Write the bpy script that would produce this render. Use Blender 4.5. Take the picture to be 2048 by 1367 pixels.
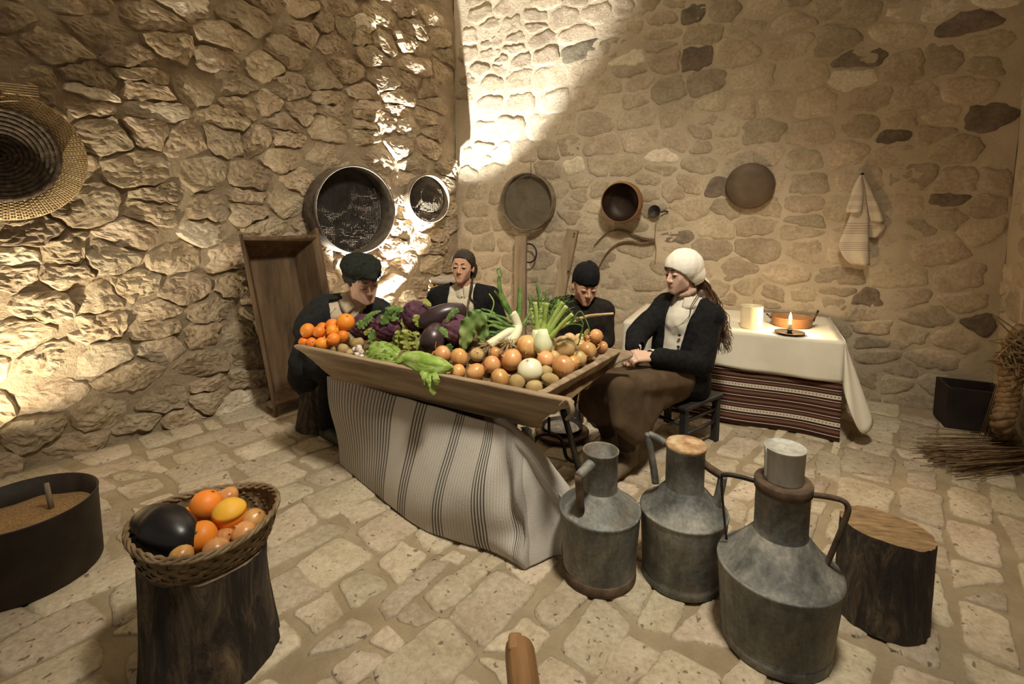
import bpy, bmesh, math, random
import numpy as np
from mathutils import Vector, Matrix, noise, Euler

random.seed(7)
for o in list(bpy.data.objects): bpy.data.objects.remove(o, do_unlink=True)
scene = bpy.context.scene
COL = scene.collection

# ------------------------------------------------------------------ camera
CAM_H = 1.38; FPX = 1000.0; PITCH = math.radians(6.0); PX = 1024.0; PY = 535.0
cam_d = bpy.data.cameras.new('camera'); cam = bpy.data.objects.new('camera', cam_d); COL.objects.link(cam)
cam_d.sensor_fit = 'HORIZONTAL'; cam_d.sensor_width = 36.0; cam_d.lens = 36.0 * FPX / 2048.0
cam_d.shift_y = (PY - 683.5) / 2048.0
cam_d.clip_start = 0.02
cam.location = (0, 0, CAM_H); cam.rotation_euler = (math.pi / 2 - PITCH, 0, 0)
scene.camera = cam

# ------------------------------------------------------------------ light and exposure
scene.view_settings.view_transform = 'Standard'; scene.view_settings.look = 'None'
scene.view_settings.gamma = 1.0; scene.view_settings.use_curve_mapping = False
scene.view_settings.exposure = 0.08
world = bpy.data.worlds.new('world'); scene.world = world; world.use_nodes = True
bg = world.node_tree.nodes['Background']; bg.inputs[0].default_value = (1.0, 0.90, 0.76, 1); bg.inputs[1].default_value = 0.22

def light(name, kind, loc, energy, color, target=None, **kw):
    d = bpy.data.lights.new(name, kind); d.energy = energy; d.color = color
    for k, v in kw.items(): setattr(d, k, v)
    o = bpy.data.objects.new(name, d); COL.objects.link(o); o.location = loc
    if target is not None:
        o.rotation_euler = (Vector(target) - Vector(loc)).to_track_quat('-Z', 'Y').to_euler()
    return o
# lamp fixed under the vault above the frame, on the camera's side
light('ceiling_lamp_offscreen', 'SPOT', (0.60, 0.85, 4.05), 640, (1.0, 0.91, 0.74), target=(0.15, 3.0, 0.6), spot_size=math.radians(84), spot_blend=0.9, shadow_soft_size=0.22)
# warm up-light on the floor between the left wall and the drum
light('warm_uplight_offscreen', 'SPOT', (-2.45, 2.12, 0.10), 215, (1.0, 0.86, 0.62), target=(-2.42, 2.25, 1.5), spot_size=math.radians(150), spot_blend=1.0, shadow_soft_size=0.025)
# the hidden floor light behind the man that whitens the wall strip and the corner in the photograph
light('cold_uplight', 'SPOT', (-0.98, 4.22, 0.06), 2000, (1.0, 0.98, 0.94), target=(-0.88, 4.24, 2.2), spot_size=math.radians(64), spot_blend=0.30, shadow_soft_size=0.02)

# ------------------------------------------------------------------ picture direction helpers
_fw = Vector((0, math.cos(PITCH), -math.sin(PITCH))); _up = Vector((0, math.sin(PITCH), math.cos(PITCH))); _rt = Vector((1, 0, 0))
CAMP = Vector((0, 0, CAM_H))
def ray(x, y): return _fw + _rt * ((x - PX) / FPX) + _up * ((PY - y) / FPX)
def at_z(x, y, z=0.0):
    r = ray(x, y); return CAMP + r * ((z - CAM_H) / r.z)
def at_y(x, y, Y):
    r = ray(x, y); return CAMP + r * (Y / r.y)
def at_plane(x, y, p, n):
    r = ray(x, y); n = Vector(n); return CAMP + r * ((Vector(p) - CAMP).dot(n) / r.dot(n))
def project(p):
    d = Vector(p) - CAMP; w = d.dot(_fw)
    if w < 0.05: return (-9999, -9999, w)
    return (PX + FPX * d.dot(_rt) / w, PY - FPX * d.dot(_up) / w, w)
def facing_plane(px, py, center):
    """point on the vertical plane through center that squarely faces the camera"""
    n = Vector((center[0], center[1], 0)).normalized(); return at_plane(px, py, center, n)

# ------------------------------------------------------------------ mesh helpers
def add_obj(name, me, mat=None, parent=None):
    o = bpy.data.objects.new(name, me); COL.objects.link(o)
    if mat is not None:
        for m in (mat if isinstance(mat, (list, tuple)) else [mat]): me.materials.append(m)
    if parent is not None: o.parent = parent
    return o
class MB:
    def __init__(s): s.v = []; s.f = []; s.mi = []; s.uv = None
    def add(s, vf, M=None, mi=0):
        v, f = vf; n = len(s.v)
        s.v += [tuple(M @ Vector(p)) if M is not None else tuple(p) for p in v]
        s.f += [tuple(i + n for i in q) for q in f]; s.mi += [mi] * len(f); return s
    def build(s, name, mat, parent=None, smooth=True, origin=None):
        me = bpy.data.meshes.new(name)
        vs = s.v
        if origin is not None: vs = [(a - origin[0], b - origin[1], c - origin[2]) for a, b, c in vs]
        me.from_pydata(vs, [], s.f)
        me.polygons.foreach_set('material_index', s.mi)
        me.polygons.foreach_set('use_smooth', [smooth] * len(s.f)); me.update()
        o = add_obj(name, me, mat, parent)
        if origin is not None: o.location = origin
        return o
def one(vf, name, mat, parent=None, smooth=True, origin=None, M=None): return MB().add(vf, M).build(name, mat, parent, smooth, origin)
def tag(o, label, cat, group=None):
    o['label'] = label; o['category'] = cat
    if group: o['group'] = group
    return o
def empty(name, loc, label=None, cat=None, group=None, rotz=0):
    o = bpy.data.objects.new(name, None); COL.objects.link(o); o.location = loc; o.rotation_euler = (0, 0, rotz); o.empty_display_size = 0.1
    if label: tag(o, label, cat, group)
    return o
def lathe(prof, seg=32, cap0=True, cap1=True, wob=0.0, seed=0):
    v = []; f = []
    for j, (r, z) in enumerate(prof):
        for i in range(seg):
            a = 2 * math.pi * i / seg
            k = 1 + (wob * noise.noise(Vector((math.cos(a) * 1.3 + seed, math.sin(a) * 1.3, z * 3))) if wob else 0)
            v.append((r * k * math.cos(a), r * k * math.sin(a), z))
    for j in range(len(prof) - 1):
        for i in range(seg):
            a = j * seg + i; b = j * seg + (i + 1) % seg
            f.append((a, b, b + seg, a + seg))
    if cap0: f.append(tuple(reversed(range(seg))))
    if cap1: f.append(tuple(range((len(prof) - 1) * seg, len(prof) * seg)))
    return v, f
def frames(pts):
    pts = [Vector(p) for p in pts]; n = len(pts); T = []
    for i in range(n):
        t = pts[min(i + 1, n - 1)] - pts[max(i - 1, 0)]
        T.append(t.normalized() if t.length > 1e-9 else Vector((0, 0, 1)))
    a = Vector((0, 0, 1)) if abs(T[0].z) < 0.9 else Vector((1, 0, 0))
    N = [(a - T[0] * a.dot(T[0])).normalized()]
    for i in range(1, n):
        q = T[i - 1].rotation_difference(T[i]); m = q @ N[-1]; m = (m - T[i] * m.dot(T[i])).normalized(); N.append(m)
    return pts, T, N
def tube(pts, r, seg=8, closed=False, flat=1.0):
    pts, T, N = frames(pts); n = len(pts); v = []; f = []
    for i in range(n):
        ri = r[i] if isinstance(r, (list, tuple)) else r
        B = T[i].cross(N[i])
        for k in range(seg):
            a = 2 * math.pi * k / seg
            v.append(tuple(pts[i] + N[i] * (ri * math.cos(a)) + B * (ri * flat * math.sin(a))))
    m = n if closed else n - 1
    for i in range(m):
        j = (i + 1) % n
        for k in range(seg):
            f.append((i * seg + k, i * seg + (k + 1) % seg, j * seg + (k + 1) % seg, j * seg + k))
    if not closed:
        f.append(tuple(reversed(range(seg)))); f.append(tuple(range((n - 1) * seg, n * seg)))
    return v, f
def spline(pts, k=6):
    pts = [Vector(p) for p in pts]; out = []
    n = len(pts)
    for i in range(n - 1):
        p0 = pts[max(i - 1, 0)]; p1 = pts[i]; p2 = pts[i + 1]; p3 = pts[min(i + 2, n - 1)]
        for j in range(k):
            t = j / k
            out.append(0.5 * ((2 * p1) + (p2 - p0) * t + (2 * p0 - 5 * p1 + 4 * p2 - p3) * t * t + (3 * p1 - p0 - 3 * p2 + p3) * t ** 3))
    out.append(pts[-1]); return out
def box(c, s, M=None):
    x, y, z = (a / 2 for a in s)
    v = [Vector(c) + Vector((i * x, j * y, k * z)) for i in (-1, 1) for j in (-1, 1) for k in (-1, 1)]
    if M is not None: v = [M @ p for p in v]
    return [tuple(p) for p in v], [(0, 1, 3, 2), (4, 6, 7, 5), (0, 4, 5, 1), (2, 3, 7, 6), (0, 2, 6, 4), (1, 5, 7, 3)]
def prism(poly, d0, d1):
    """poly: list of 3D points (planar); extruded by vectors d0 and d1"""
    n = len(poly); v = [tuple(Vector(p) + Vector(d0)) for p in poly] + [tuple(Vector(p) + Vector(d1)) for p in poly]
    f = [tuple(reversed(range(n))), tuple(range(n, 2 * n))] + [(i, (i + 1) % n, n + (i + 1) % n, n + i) for i in range(n)]
    return v, f
def gridf(fn, nu, nv, closed_u=False):
    v = []; f = []
    for j in range(nv + 1):
        for i in range(nu + (0 if closed_u else 1)): v.append(tuple(fn(i / nu, j / nv)))
    w = nu if closed_u else nu + 1
    for j in range(nv):
        for i in range(nu):
            i2 = (i + 1) % w if closed_u else i + 1
            f.append((j * w + i, j * w + i2, (j + 1) * w + i2, (j + 1) * w + i))
    return v, f
def set_uv(o, fn):
    me = o.data; uv = me.uv_layers.new(name='UVMap')
    for l in me.loops: uv.data[l.index].uv = fn(l.vertex_index)
def grid_uv(o, nu, nv):
    w = nu + 1; set_uv(o, lambda i: ((i % w) / nu, (i // w) / nv))
def bevel(o, w=0.004, seg=2):
    m = o.modifiers.new('bevel', 'BEVEL'); m.width = w; m.segments = seg; m.limit_method = 'ANGLE'; return o
def solid(o, t, off=0):
    m = o.modifiers.new('thickness', 'SOLIDIFY'); m.thickness = t; m.offset = off; return o
def subsurf(o, l=1):
    m = o.modifiers.new('subdivision', 'SUBSURF'); m.levels = l; m.render_levels = l; return o

# ------------------------------------------------------------------ material helpers
def new_mat(name):
    m = bpy.data.materials.new(name); m.use_nodes = True; nt = m.node_tree
    return m, nt, nt.nodes['Principled BSDF']
def nd(nt, t, **kw):
    n = nt.nodes.new(t)
    for k, v in kw.items(): setattr(n, k, v)
    return n
def lk(nt, a, b): nt.links.new(a, b)
def ramp(nt, cols, pos=None, interp='LINEAR'):
    r = nd(nt, 'ShaderNodeValToRGB'); cr = r.color_ramp; cr.interpolation = interp
    n = len(cols); pos = pos or [i / max(n - 1, 1) for i in range(n)]
    while len(cr.elements) < n: cr.elements.new(0.5)
    for e, c, p in zip(cr.elements, cols, pos):
        e.position = p; e.color = (*c, 1) if len(c) == 3 else c
    return r
def mathn(nt, op, a, b=None, clamp=False):
    n = nd(nt, 'ShaderNodeMath', operation=op, use_clamp=clamp)
    for i, x in enumerate((a, b)):
        if x is None: continue
        if isinstance(x, (int, float)): n.inputs[i].default_value = x
        else: lk(nt, x, n.inputs[i])
    return n.outputs[0]
def mixc(nt, fac, a, b, mode='MIX'):
    n = nd(nt, 'ShaderNodeMix', data_type='RGBA', blend_type=mode)
    for s, x in ((0, fac), (6, a), (7, b)):
        if isinstance(x, (int, float)): n.inputs[s].default_value = x
        elif isinstance(x, tuple): n.inputs[s].default_value = (*x, 1) if len(x) == 3 else x
        else: lk(nt, x, n.inputs[s])
    return n.outputs[2]
def coords(nt, stretch=(1, 1, 1), rnd=True, which='Object'):
    tc = nd(nt, 'ShaderNodeTexCoord'); mp = nd(nt, 'ShaderNodeMapping'); mp.inputs['Scale'].default_value = stretch
    lk(nt, tc.outputs[which], mp.inputs['Vector'])
    if rnd:
        oi = nd(nt, 'ShaderNodeObjectInfo'); lk(nt, mathn(nt, 'MULTIPLY', oi.outputs['Random'], 37.0), mp.inputs['Location'])
    return mp.outputs[0]
def noise_t(nt, vec, scale, detail=6, rough=0.6, dist=0.0):
    n = nd(nt, 'ShaderNodeTexNoise'); n.inputs['Scale'].default_value = scale; n.inputs['Detail'].default_value = detail
    n.inputs['Roughness'].default_value = rough; n.inputs['Distortion'].default_value = dist
    lk(nt, vec, n.inputs['Vector']); return n.outputs[0]
def add_bump(nt, bsdf, h, strength=0.4, dist=0.01):
    b = nd(nt, 'ShaderNodeBump'); b.inputs['Strength'].default_value = strength; b.inputs['Distance'].default_value = dist
    lk(nt, h, b.inputs['Height']); lk(nt, b.outputs[0], bsdf.inputs['Normal']); return b
def obj_value(nt, col, amt, hue=0.0):
    oi = nd(nt, 'ShaderNodeObjectInfo'); h = nd(nt, 'ShaderNodeHueSaturation')
    lk(nt, col, h.inputs['Color'])
    lk(nt, mathn(nt, 'ADD', mathn(nt, 'MULTIPLY', oi.outputs['Random'], amt), 1 - amt / 2), h.inputs['Value'])
    if hue:
        r2 = mathn(nt, 'FRACT', mathn(nt, 'MULTIPLY', oi.outputs['Random'], 7.13))
        lk(nt, mathn(nt, 'ADD', mathn(nt, 'MULTIPLY', r2, hue), 0.5 - hue / 2), h.inputs['Hue'])
    return h.outputs[0]
def M(name, cols, scale=8, detail=6, rough=0.85, bump=0.3, bscale=None, bdist=0.01, metallic=0, rnd=0, hue=0, stretch=(1, 1, 1), pos=None, spec=0.3, which='Object', pits=None, sss=0):
    m, nt, b = new_mat(name); v = coords(nt, stretch, True, which)
    n = noise_t(nt, v, scale, detail); r = ramp(nt, cols, pos if pos else ([0.3 + 0.4 * i / max(1, len(cols) - 1) for i in range(len(cols))]))
    lk(nt, n, r.inputs[0]); c = r.outputs[0]
    if pits:
        pn = noise_t(nt, v, pits[0], 3); pr = ramp(nt, [(0, 0, 0), (1, 1, 1)], [pits[1], pits[1] + 0.05]); lk(nt, pn, pr.inputs[0])
        c = mixc(nt, pr.outputs[0], c, pits[2])
    if rnd: c = obj_value(nt, c, rnd, hue)
    lk(nt, c, b.inputs['Base Color']); b.inputs['Roughness'].default_value = rough; b.inputs['Metallic'].default_value = metallic
    b.inputs['Specular IOR Level'].default_value = spec
    if bump: add_bump(nt, b, noise_t(nt, v, bscale or scale * 4, 8, 0.65), bump, bdist)
    if sss:
        b.inputs['Subsurface Weight'].default_value = sss; b.inputs['Subsurface Radius'].default_value = (0.02, 0.008, 0.004); b.inputs['Subsurface Scale'].default_value = 0.5
    return m
def stripes_uv(name, base, bands, fine_n, dark, axis=0, rough=0.95, light_fine=0.0, weave=220, fine_duty=0.5):
    """cloth with stripes from the UV map: bands = [(pos, density)] ramp telling how strong the fine stripes are"""
    m, nt, b = new_mat(name)
    tc = nd(nt, 'ShaderNodeTexCoord'); sp = nd(nt, 'ShaderNodeSeparateXYZ'); lk(nt, tc.outputs['UV'], sp.inputs[0]); u = sp.outputs[axis]
    rp = ramp(nt, [(d, d, d) for _, d in bands], [p for p, _ in bands], 'CONSTANT'); lk(nt, u, rp.inputs[0])
    fr = mathn(nt, 'FRACT', mathn(nt, 'MULTIPLY', u, fine_n)); on = mathn(nt, 'LESS_THAN', fr, fine_duty)
    fac = mathn(nt, 'MULTIPLY', rp.outputs[0], on)
    nv = coords(nt, (1, 1, 1), False); spk = noise_t(nt, nv, 60, 3); sr = ramp(nt, [(0, 0, 0), (1, 1, 1)], [0.70, 0.74]); lk(nt, spk, sr.inputs[0])
    big = noise_t(nt, nv, 3, 4); br = ramp(nt, [tuple(c * 0.88 for c in base), base], [0.35, 0.65]); lk(nt, big, br.inputs[0])
    c = mixc(nt, fac, br.outputs[0], dark); c = mixc(nt, mathn(nt, 'MULTIPLY', sr.outputs[0], 0.55), c, tuple(x * 0.5 for x in dark))
    lk(nt, c, b.inputs['Base Color']); b.inputs['Roughness'].default_value = rough; b.inputs['Specular IOR Level'].default_value = 0.1
    w = nd(nt, 'ShaderNodeTexNoise'); w.inputs['Scale'].default_value = weave; lk(nt, nv, w.inputs['Vector'])
    add_bump(nt, b, w.outputs[0], 0.5, 0.003); return m

# ------------------------------------------------------------------ materials
MAT = {}
def stone_mat(name, cols, rnd, hue=0.03, bump=0.7, pits=True, scale=5):
    m, nt, b = new_mat(name); v = coords(nt)
    big = noise_t(nt, v, scale, 8, 0.65); r = ramp(nt, cols, [0.28 + 0.44 * i / (len(cols) - 1) for i in range(len(cols))]); lk(nt, big, r.inputs[0])
    c = r.outputs[0]
    fine = noise_t(nt, v, 45, 6, 0.7); fr = ramp(nt, [(0.72, 0.70, 0.66), (1.1, 1.1, 1.1)], [0.3, 0.65]); lk(nt, fine, fr.inputs[0])
    c = mixc(nt, 1.0, c, fr.outputs[0], 'MULTIPLY')
    h = mathn(nt, 'ADD', noise_t(nt, v, 14, 8, 0.7), mathn(nt, 'MULTIPLY', fine, 0.4))
    if pits:
        pn = noise_t(nt, v, 38, 2, 0.4, 0.5); pr = ramp(nt, [(1, 1, 1), (0, 0, 0)], [0.27, 0.33]); lk(nt, pn, pr.inputs[0])
        c = mixc(nt, mathn(nt, 'MULTIPLY', pr.outputs[0], 0.75), c, (0.10, 0.075, 0.045)); h = mathn(nt, 'SUBTRACT', h, mathn(nt, 'MULTIPLY', pr.outputs[0], 0.6))
    c = obj_value(nt, c, rnd, hue)
    lk(nt, c, b.inputs['Base Color']); b.inputs['Roughness'].default_value = 0.92; b.inputs['Specular IOR Level'].default_value = 0.15
    add_bump(nt, b, h, bump, 0.02); return m
MAT['stone_left'] = stone_mat('limestone_rough', [(0.292, 0.216, 0.137), (0.459, 0.362, 0.248), (0.590, 0.502, 0.378)], 0.40, 0.012, 0.9, False)
MAT['stone_back'] = stone_mat('limestone_wall', [(0.352, 0.282, 0.194), (0.451, 0.372, 0.265), (0.550, 0.467, 0.348)], 0.42, 0.012, 0.6, False)
MAT['stone_dark'] = stone_mat('limestone_sooted', [(0.098, 0.086, 0.068), (0.196, 0.160, 0.116), (0.294, 0.241, 0.171)], 0.4, 0.03, 0.6, False)
MAT['stone_pale'] = stone_mat('limestone_pale', [(0.492, 0.421, 0.307), (0.651, 0.571, 0.439), (0.711, 0.641, 0.518)], 0.3, 0.02, 0.5, False)
MAT['slab'] = stone_mat('paving_limestone', [(0.366, 0.297, 0.209), (0.492, 0.417, 0.309), (0.587, 0.509, 0.401)], 0.35, 0.02, 0.55, True, 4)
MAT['mortar_left'] = M('mortar_left', [(0.293, 0.222, 0.142), (0.450, 0.361, 0.247)], 7, 8, 0.95, 0.9, 45, 0.02, rnd=0, pits=None)
MAT['mortar_back'] = M('mortar_back', [(0.411, 0.337, 0.231), (0.550, 0.467, 0.344)], 3, 8, 0.95, 0.7, 40, 0.012)
MAT['mortar_floor'] = M('mortar_floor', [(0.290, 0.225, 0.137), (0.424, 0.345, 0.228)], 6, 8, 0.95, 0.9, 60, 0.012)
MAT['wood_trough'] = M('trough_wood', [(0.17, 0.115, 0.07), (0.30, 0.22, 0.14), (0.42, 0.33, 0.23)], 6, 8, 0.75, 0.4, 30, 0.006, stretch=(0.35, 3, 3))
MAT['wood_dark'] = M('dark_wood', [(0.055, 0.034, 0.018), (0.12, 0.075, 0.04), (0.18, 0.115, 0.065)], 5, 8, 0.6, 0.35, 30, 0.004, stretch=(3, 3, 0.4))
MAT['wood_grey'] = M('weathered_wood', [(0.13, 0.095, 0.06), (0.25, 0.19, 0.12), (0.36, 0.29, 0.20)], 6, 8, 0.85, 0.5, 30, 0.006, stretch=(3, 3, 0.3))
MAT['wood_brown'] = M('brown_wood', [(0.15, 0.075, 0.03), (0.27, 0.145, 0.06), (0.36, 0.21, 0.10)], 6, 8, 0.5, 0.25, 30, 0.004, stretch=(3, 0.4, 3))
MAT['wood_black'] = M('black_painted_wood', [(0.012, 0.012, 0.014), (0.03, 0.028, 0.028)], 8, 4, 0.5, 0.2, 30, 0.003)
MAT['iron'] = M('old_iron', [(0.02, 0.018, 0.016), (0.05, 0.042, 0.036)], 12, 6, 0.55, 0.3, 40, 0.003, metallic=0.5)
MAT['rust'] = M('rusty_iron', [(0.045, 0.032, 0.024), (0.105, 0.07, 0.045), (0.19, 0.135, 0.09)], 16, 8, 0.8, 0.6, 50, 0.003, metallic=0.15)
def zinc():
    m, nt, b = new_mat('galvanised_zinc'); v = coords(nt); vs = coords(nt, (2.2, 2.2, 0.5))
    n = noise_t(nt, v, 4, 10, 0.72, 0.5); r = ramp(nt, [(0.085, 0.09, 0.09), (0.17, 0.175, 0.165), (0.27, 0.265, 0.24), (0.42, 0.40, 0.35)], [0.34, 0.47, 0.58, 0.72]); lk(nt, n, r.inputs[0])
    n2 = noise_t(nt, v, 2.6, 8, 0.65, 0.6); r2 = ramp(nt, [(0, 0, 0), (1, 1, 1)], [0.52, 0.66]); lk(nt, n2, r2.inputs[0])
    c = mixc(nt, mathn(nt, 'MULTIPLY', r2.outputs[0], 0.5), r.outputs[0], (0.25, 0.19, 0.12))
    n3 = noise_t(nt, vs, 9, 6, 0.7); r3 = ramp(nt, [(0.72, 0.72, 0.72), (1.12, 1.12, 1.1)], [0.38, 0.62]); lk(nt, n3, r3.inputs[0]); c = mixc(nt, 1.0, c, r3.outputs[0], 'MULTIPLY')
    n4 = noise_t(nt, v, 70, 4, 0.6); r4 = ramp(nt, [(0.8, 0.8, 0.8), (1.1, 1.1, 1.1)], [0.35, 0.65]); lk(nt, n4, r4.inputs[0]); c = mixc(nt, 1.0, c, r4.outputs[0], 'MULTIPLY')
    lk(nt, c, b.inputs['Base Color']); b.inputs['Metallic'].default_value = 0.3; b.inputs['Specular IOR Level'].default_value = 0.35
    rr = ramp(nt, [(0.45,) * 3, (0.78,) * 3], [0.35, 0.65]); lk(nt, n, rr.inputs[0]); lk(nt, rr.outputs[0], b.inputs['Roughness'])
    add_bump(nt, b, mathn(nt, 'ADD', noise_t(nt, v, 7, 6), mathn(nt, 'MULTIPLY', n4, 0.08)), 0.3, 0.012); return m
MAT['zinc'] = zinc()
MAT['zinc_pale'] = M('whitened_zinc', [(0.30, 0.30, 0.28), (0.48, 0.47, 0.42), (0.58, 0.55, 0.47)], 10, 8, 0.6, 0.2, 30, 0.004, metallic=0.2, stretch=(3, 3, 0.6))
MAT['cork_lid'] = M('crusted_lid', [(0.25, 0.13, 0.06), (0.42, 0.27, 0.14), (0.62, 0.50, 0.33)], 22, 6, 0.85, 0.5, 60, 0.004)
MAT['drum'] = M('dark_rusted_sheet', [(0.018, 0.014, 0.012), (0.035, 0.026, 0.02), (0.06, 0.042, 0.03)], 6, 8, 0.6, 0.25, 30, 0.004, metallic=0.3)
MAT['grain'] = M('grain', [(0.20, 0.11, 0.045), (0.38, 0.23, 0.10), (0.50, 0.33, 0.16)], 150, 3, 0.9, 1.0, 160, 0.01)
def bark():
    m, nt, b = new_mat('bark'); v = coords(nt, (1, 1, 0.30)); n = noise_t(nt, v, 13, 10, 0.75, 0.8)
    r = ramp(nt, [(0.010, 0.007, 0.005), (0.035, 0.025, 0.017), (0.10, 0.07, 0.042), (0.24, 0.175, 0.11)], [0.36, 0.49, 0.56, 0.68]); lk(nt, n, r.inputs[0])
    lk(nt, r.outputs[0], b.inputs['Base Color']); b.inputs['Roughness'].default_value = 0.8; add_bump(nt, b, n, 0.9, 0.03); return m
MAT['bark'] = bark()
MAT['cut_wood'] = M('sawn_wood', [(0.13, 0.08, 0.04), (0.28, 0.18, 0.09), (0.42, 0.29, 0.15)], 12, 10, 0.9, 0.8, 40, 0.008, stretch=(1, 4, 1))
MAT['wicker'] = M('wicker', [(0.10, 0.066, 0.034), (0.20, 0.14, 0.075), (0.31, 0.225, 0.13)], 30, 6, 0.75, 0.3, 60, 0.003)
MAT['wicker_gold'] = M('golden_wicker', [(0.36, 0.22, 0.08), (0.55, 0.36, 0.15)], 30, 6, 0.7, 0.3, 60, 0.003)
MAT['straw'] = M('straw', [(0.28, 0.19, 0.09), (0.46, 0.34, 0.18), (0.58, 0.45, 0.26)], 20, 6, 0.8, 0.2, 60, 0.003)
MAT['straw_dark'] = M('old_straw', [(0.085, 0.05, 0.025), (0.19, 0.12, 0.06), (0.28, 0.19, 0.10)], 20, 6, 0.85, 0.2, 60, 0.003)
MAT['fibre_dark'] = M('blackened_fibre', [(0.02, 0.014, 0.009), (0.06, 0.042, 0.026), (0.13, 0.095, 0.06)], 40, 6, 0.85, 0.4, 80, 0.004)
MAT['linen'] = M('white_linen', [(0.66, 0.60, 0.48), (0.78, 0.73, 0.61)], 3, 6, 0.95, 0.35, 200, 0.002, spec=0.1)
MAT['sacking'] = M('brown_sacking', [(0.10, 0.065, 0.035), (0.20, 0.135, 0.075)], 12, 6, 0.95, 0.5, 150, 0.004, spec=0.1)
MAT['orange'] = M('orange_peel', [(0.72, 0.20, 0.02), (0.86, 0.31, 0.035)], 4, 4, 0.45, 0.25, 120, 0.0015, rnd=0.2, hue=0.02, spec=0.4)
MAT['orange_pale'] = M('orange_cut_zest', [(0.80, 0.42, 0.04), (0.90, 0.55, 0.08)], 6, 4, 0.5, 0.25, 120, 0.0015, spec=0.3)
MAT['onion'] = M('onion_skin', [(0.44, 0.19, 0.06), (0.62, 0.32, 0.115), (0.74, 0.47, 0.22)], 5, 5, 0.32, 0.15, 40, 0.001, rnd=0.3, hue=0.02, stretch=(3, 3, 0.5), spec=0.5)
MAT['onion_white'] = M('white_onion', [(0.70, 0.66, 0.42), (0.82, 0.80, 0.62)], 4, 5, 0.28, 0.1, 40, 0.001, stretch=(3, 3, 0.4), spec=0.5)
MAT['onion_pale'] = M('pale_onion_skin', [(0.54, 0.36, 0.15), (0.68, 0.50, 0.25)], 5, 5, 0.38, 0.15, 40, 0.001, rnd=0.2, stretch=(3, 3, 0.5), spec=0.4)
MAT['dry_skin'] = M('dry_onion_skin', [(0.46, 0.24, 0.09), (0.66, 0.42, 0.20)], 10, 5, 0.5, 0.2, 40, 0.001, spec=0.3)
MAT['potato'] = M('potato_skin', [(0.36, 0.25, 0.10), (0.52, 0.40, 0.19)], 8, 6, 0.65, 0.25, 60, 0.002, rnd=0.2, pits=(26, 0.70, (0.14, 0.08, 0.035)))
MAT['garlic'] = M('garlic_skin', [(0.70, 0.60, 0.48), (0.82, 0.76, 0.68)], 10, 4, 0.5, 0.2, 60, 0.002, sss=0)
MAT['aubergine'] = M('aubergine_skin', [(0.032, 0.018, 0.022), (0.055, 0.032, 0.034)], 5, 5, 0.33, 0.06, 40, 0.001, spec=0.5)
MAT['aubergine_black'] = M('black_aubergine_skin', [(0.006, 0.006, 0.008), (0.012, 0.011, 0.013)], 5, 5, 0.35, 0.12, 10, 0.004, spec=0.5)
MAT['caul'] = M('purple_cauliflower', [(0.045, 0.016, 0.032), (0.10, 0.035, 0.062), (0.17, 0.085, 0.09)], 16, 6, 0.7, 0.6, 70, 0.006, rnd=0.25, spec=0.3)
def leafm(name, a, bcol, c):
    m, nt, b = new_mat(name); v = coords(nt); n = noise_t(nt, v, 14, 6); r = ramp(nt, [a, bcol, c], [0.32, 0.5, 0.7]); lk(nt, n, r.inputs[0])
    col = obj_value(nt, r.outputs[0], 0.2)
    lk(nt, col, b.inputs['Base Color']); b.inputs['Roughness'].default_value = 0.55; b.inputs['Specular IOR Level'].default_value = 0.3
    tr = nd(nt, 'ShaderNodeBsdfTranslucent'); lk(nt, col, tr.inputs[0]); mx = nd(nt, 'ShaderNodeMixShader'); mx.inputs[0].default_value = 0.22
    out = nt.nodes['Material Output']; lk(nt, b.outputs[0], mx.inputs[1]); lk(nt, tr.outputs[0], mx.inputs[2]); lk(nt, mx.outputs[0], out.inputs[0])
    add_bump(nt, b, noise_t(nt, v, 30, 6), 0.35, 0.004); return m
MAT['leaf'] = leafm('cauliflower_leaf', (0.10, 0.20, 0.04), (0.20, 0.32, 0.09), (0.36, 0.46, 0.18))
MAT['leaf_yellow'] = leafm('yellowing_leaf', (0.26, 0.32, 0.05), (0.42, 0.46, 0.10), (0.58, 0.56, 0.24))
MAT['leaf_dark'] = leafm('dark_leaf', (0.03, 0.07, 0.015), (0.06, 0.13, 0.03), (0.12, 0.20, 0.06))
MAT['lettuce'] = leafm('chicory_leaf', (0.18, 0.31, 0.04), (0.33, 0.48, 0.10), (0.56, 0.66, 0.28))
MAT['stalk'] = leafm('pale_green_stalk', (0.32, 0.46, 0.08), (0.48, 0.62, 0.17), (0.62, 0.72, 0.30))
MAT['bulb'] = M('fennel_bulb', [(0.66, 0.70, 0.40), (0.80, 0.81, 0.60)], 6, 4, 0.4, 0.15, 30, 0.002, stretch=(3, 3, 0.5))
MAT['leek_white'] = M('leek_white', [(0.68, 0.66, 0.42), (0.80, 0.78, 0.58)], 6, 4, 0.45, 0.15, 40, 0.002)
MAT['leek_green'] = leafm('leek_green', (0.05, 0.14, 0.03), (0.13, 0.25, 0.06), (0.30, 0.42, 0.12))
MAT['root'] = M('root_hair', [(0.44, 0.32, 0.16), (0.60, 0.47, 0.27)], 20, 4, 0.9, 0, spec=0.1)
MAT['skin'] = M('skin', [(0.56, 0.31, 0.20), (0.64, 0.375, 0.255)], 10, 4, 0.5, 0.08, 150, 0.0008, spec=0.35, sss=0.08)
MAT['skin_pale'] = M('pale_skin', [(0.62, 0.40, 0.30), (0.70, 0.47, 0.36)], 10, 4, 0.5, 0.08, 150, 0.0008, spec=0.35, sss=0.08)
MAT['lip'] = M('lips', [(0.46, 0.22, 0.16), (0.52, 0.26, 0.19)], 10, 3, 0.45, 0.05)
MAT['eye_white'] = M('eye_white', [(0.62, 0.58, 0.52), (0.68, 0.64, 0.58)], 5, 2, 0.25, 0)
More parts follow.
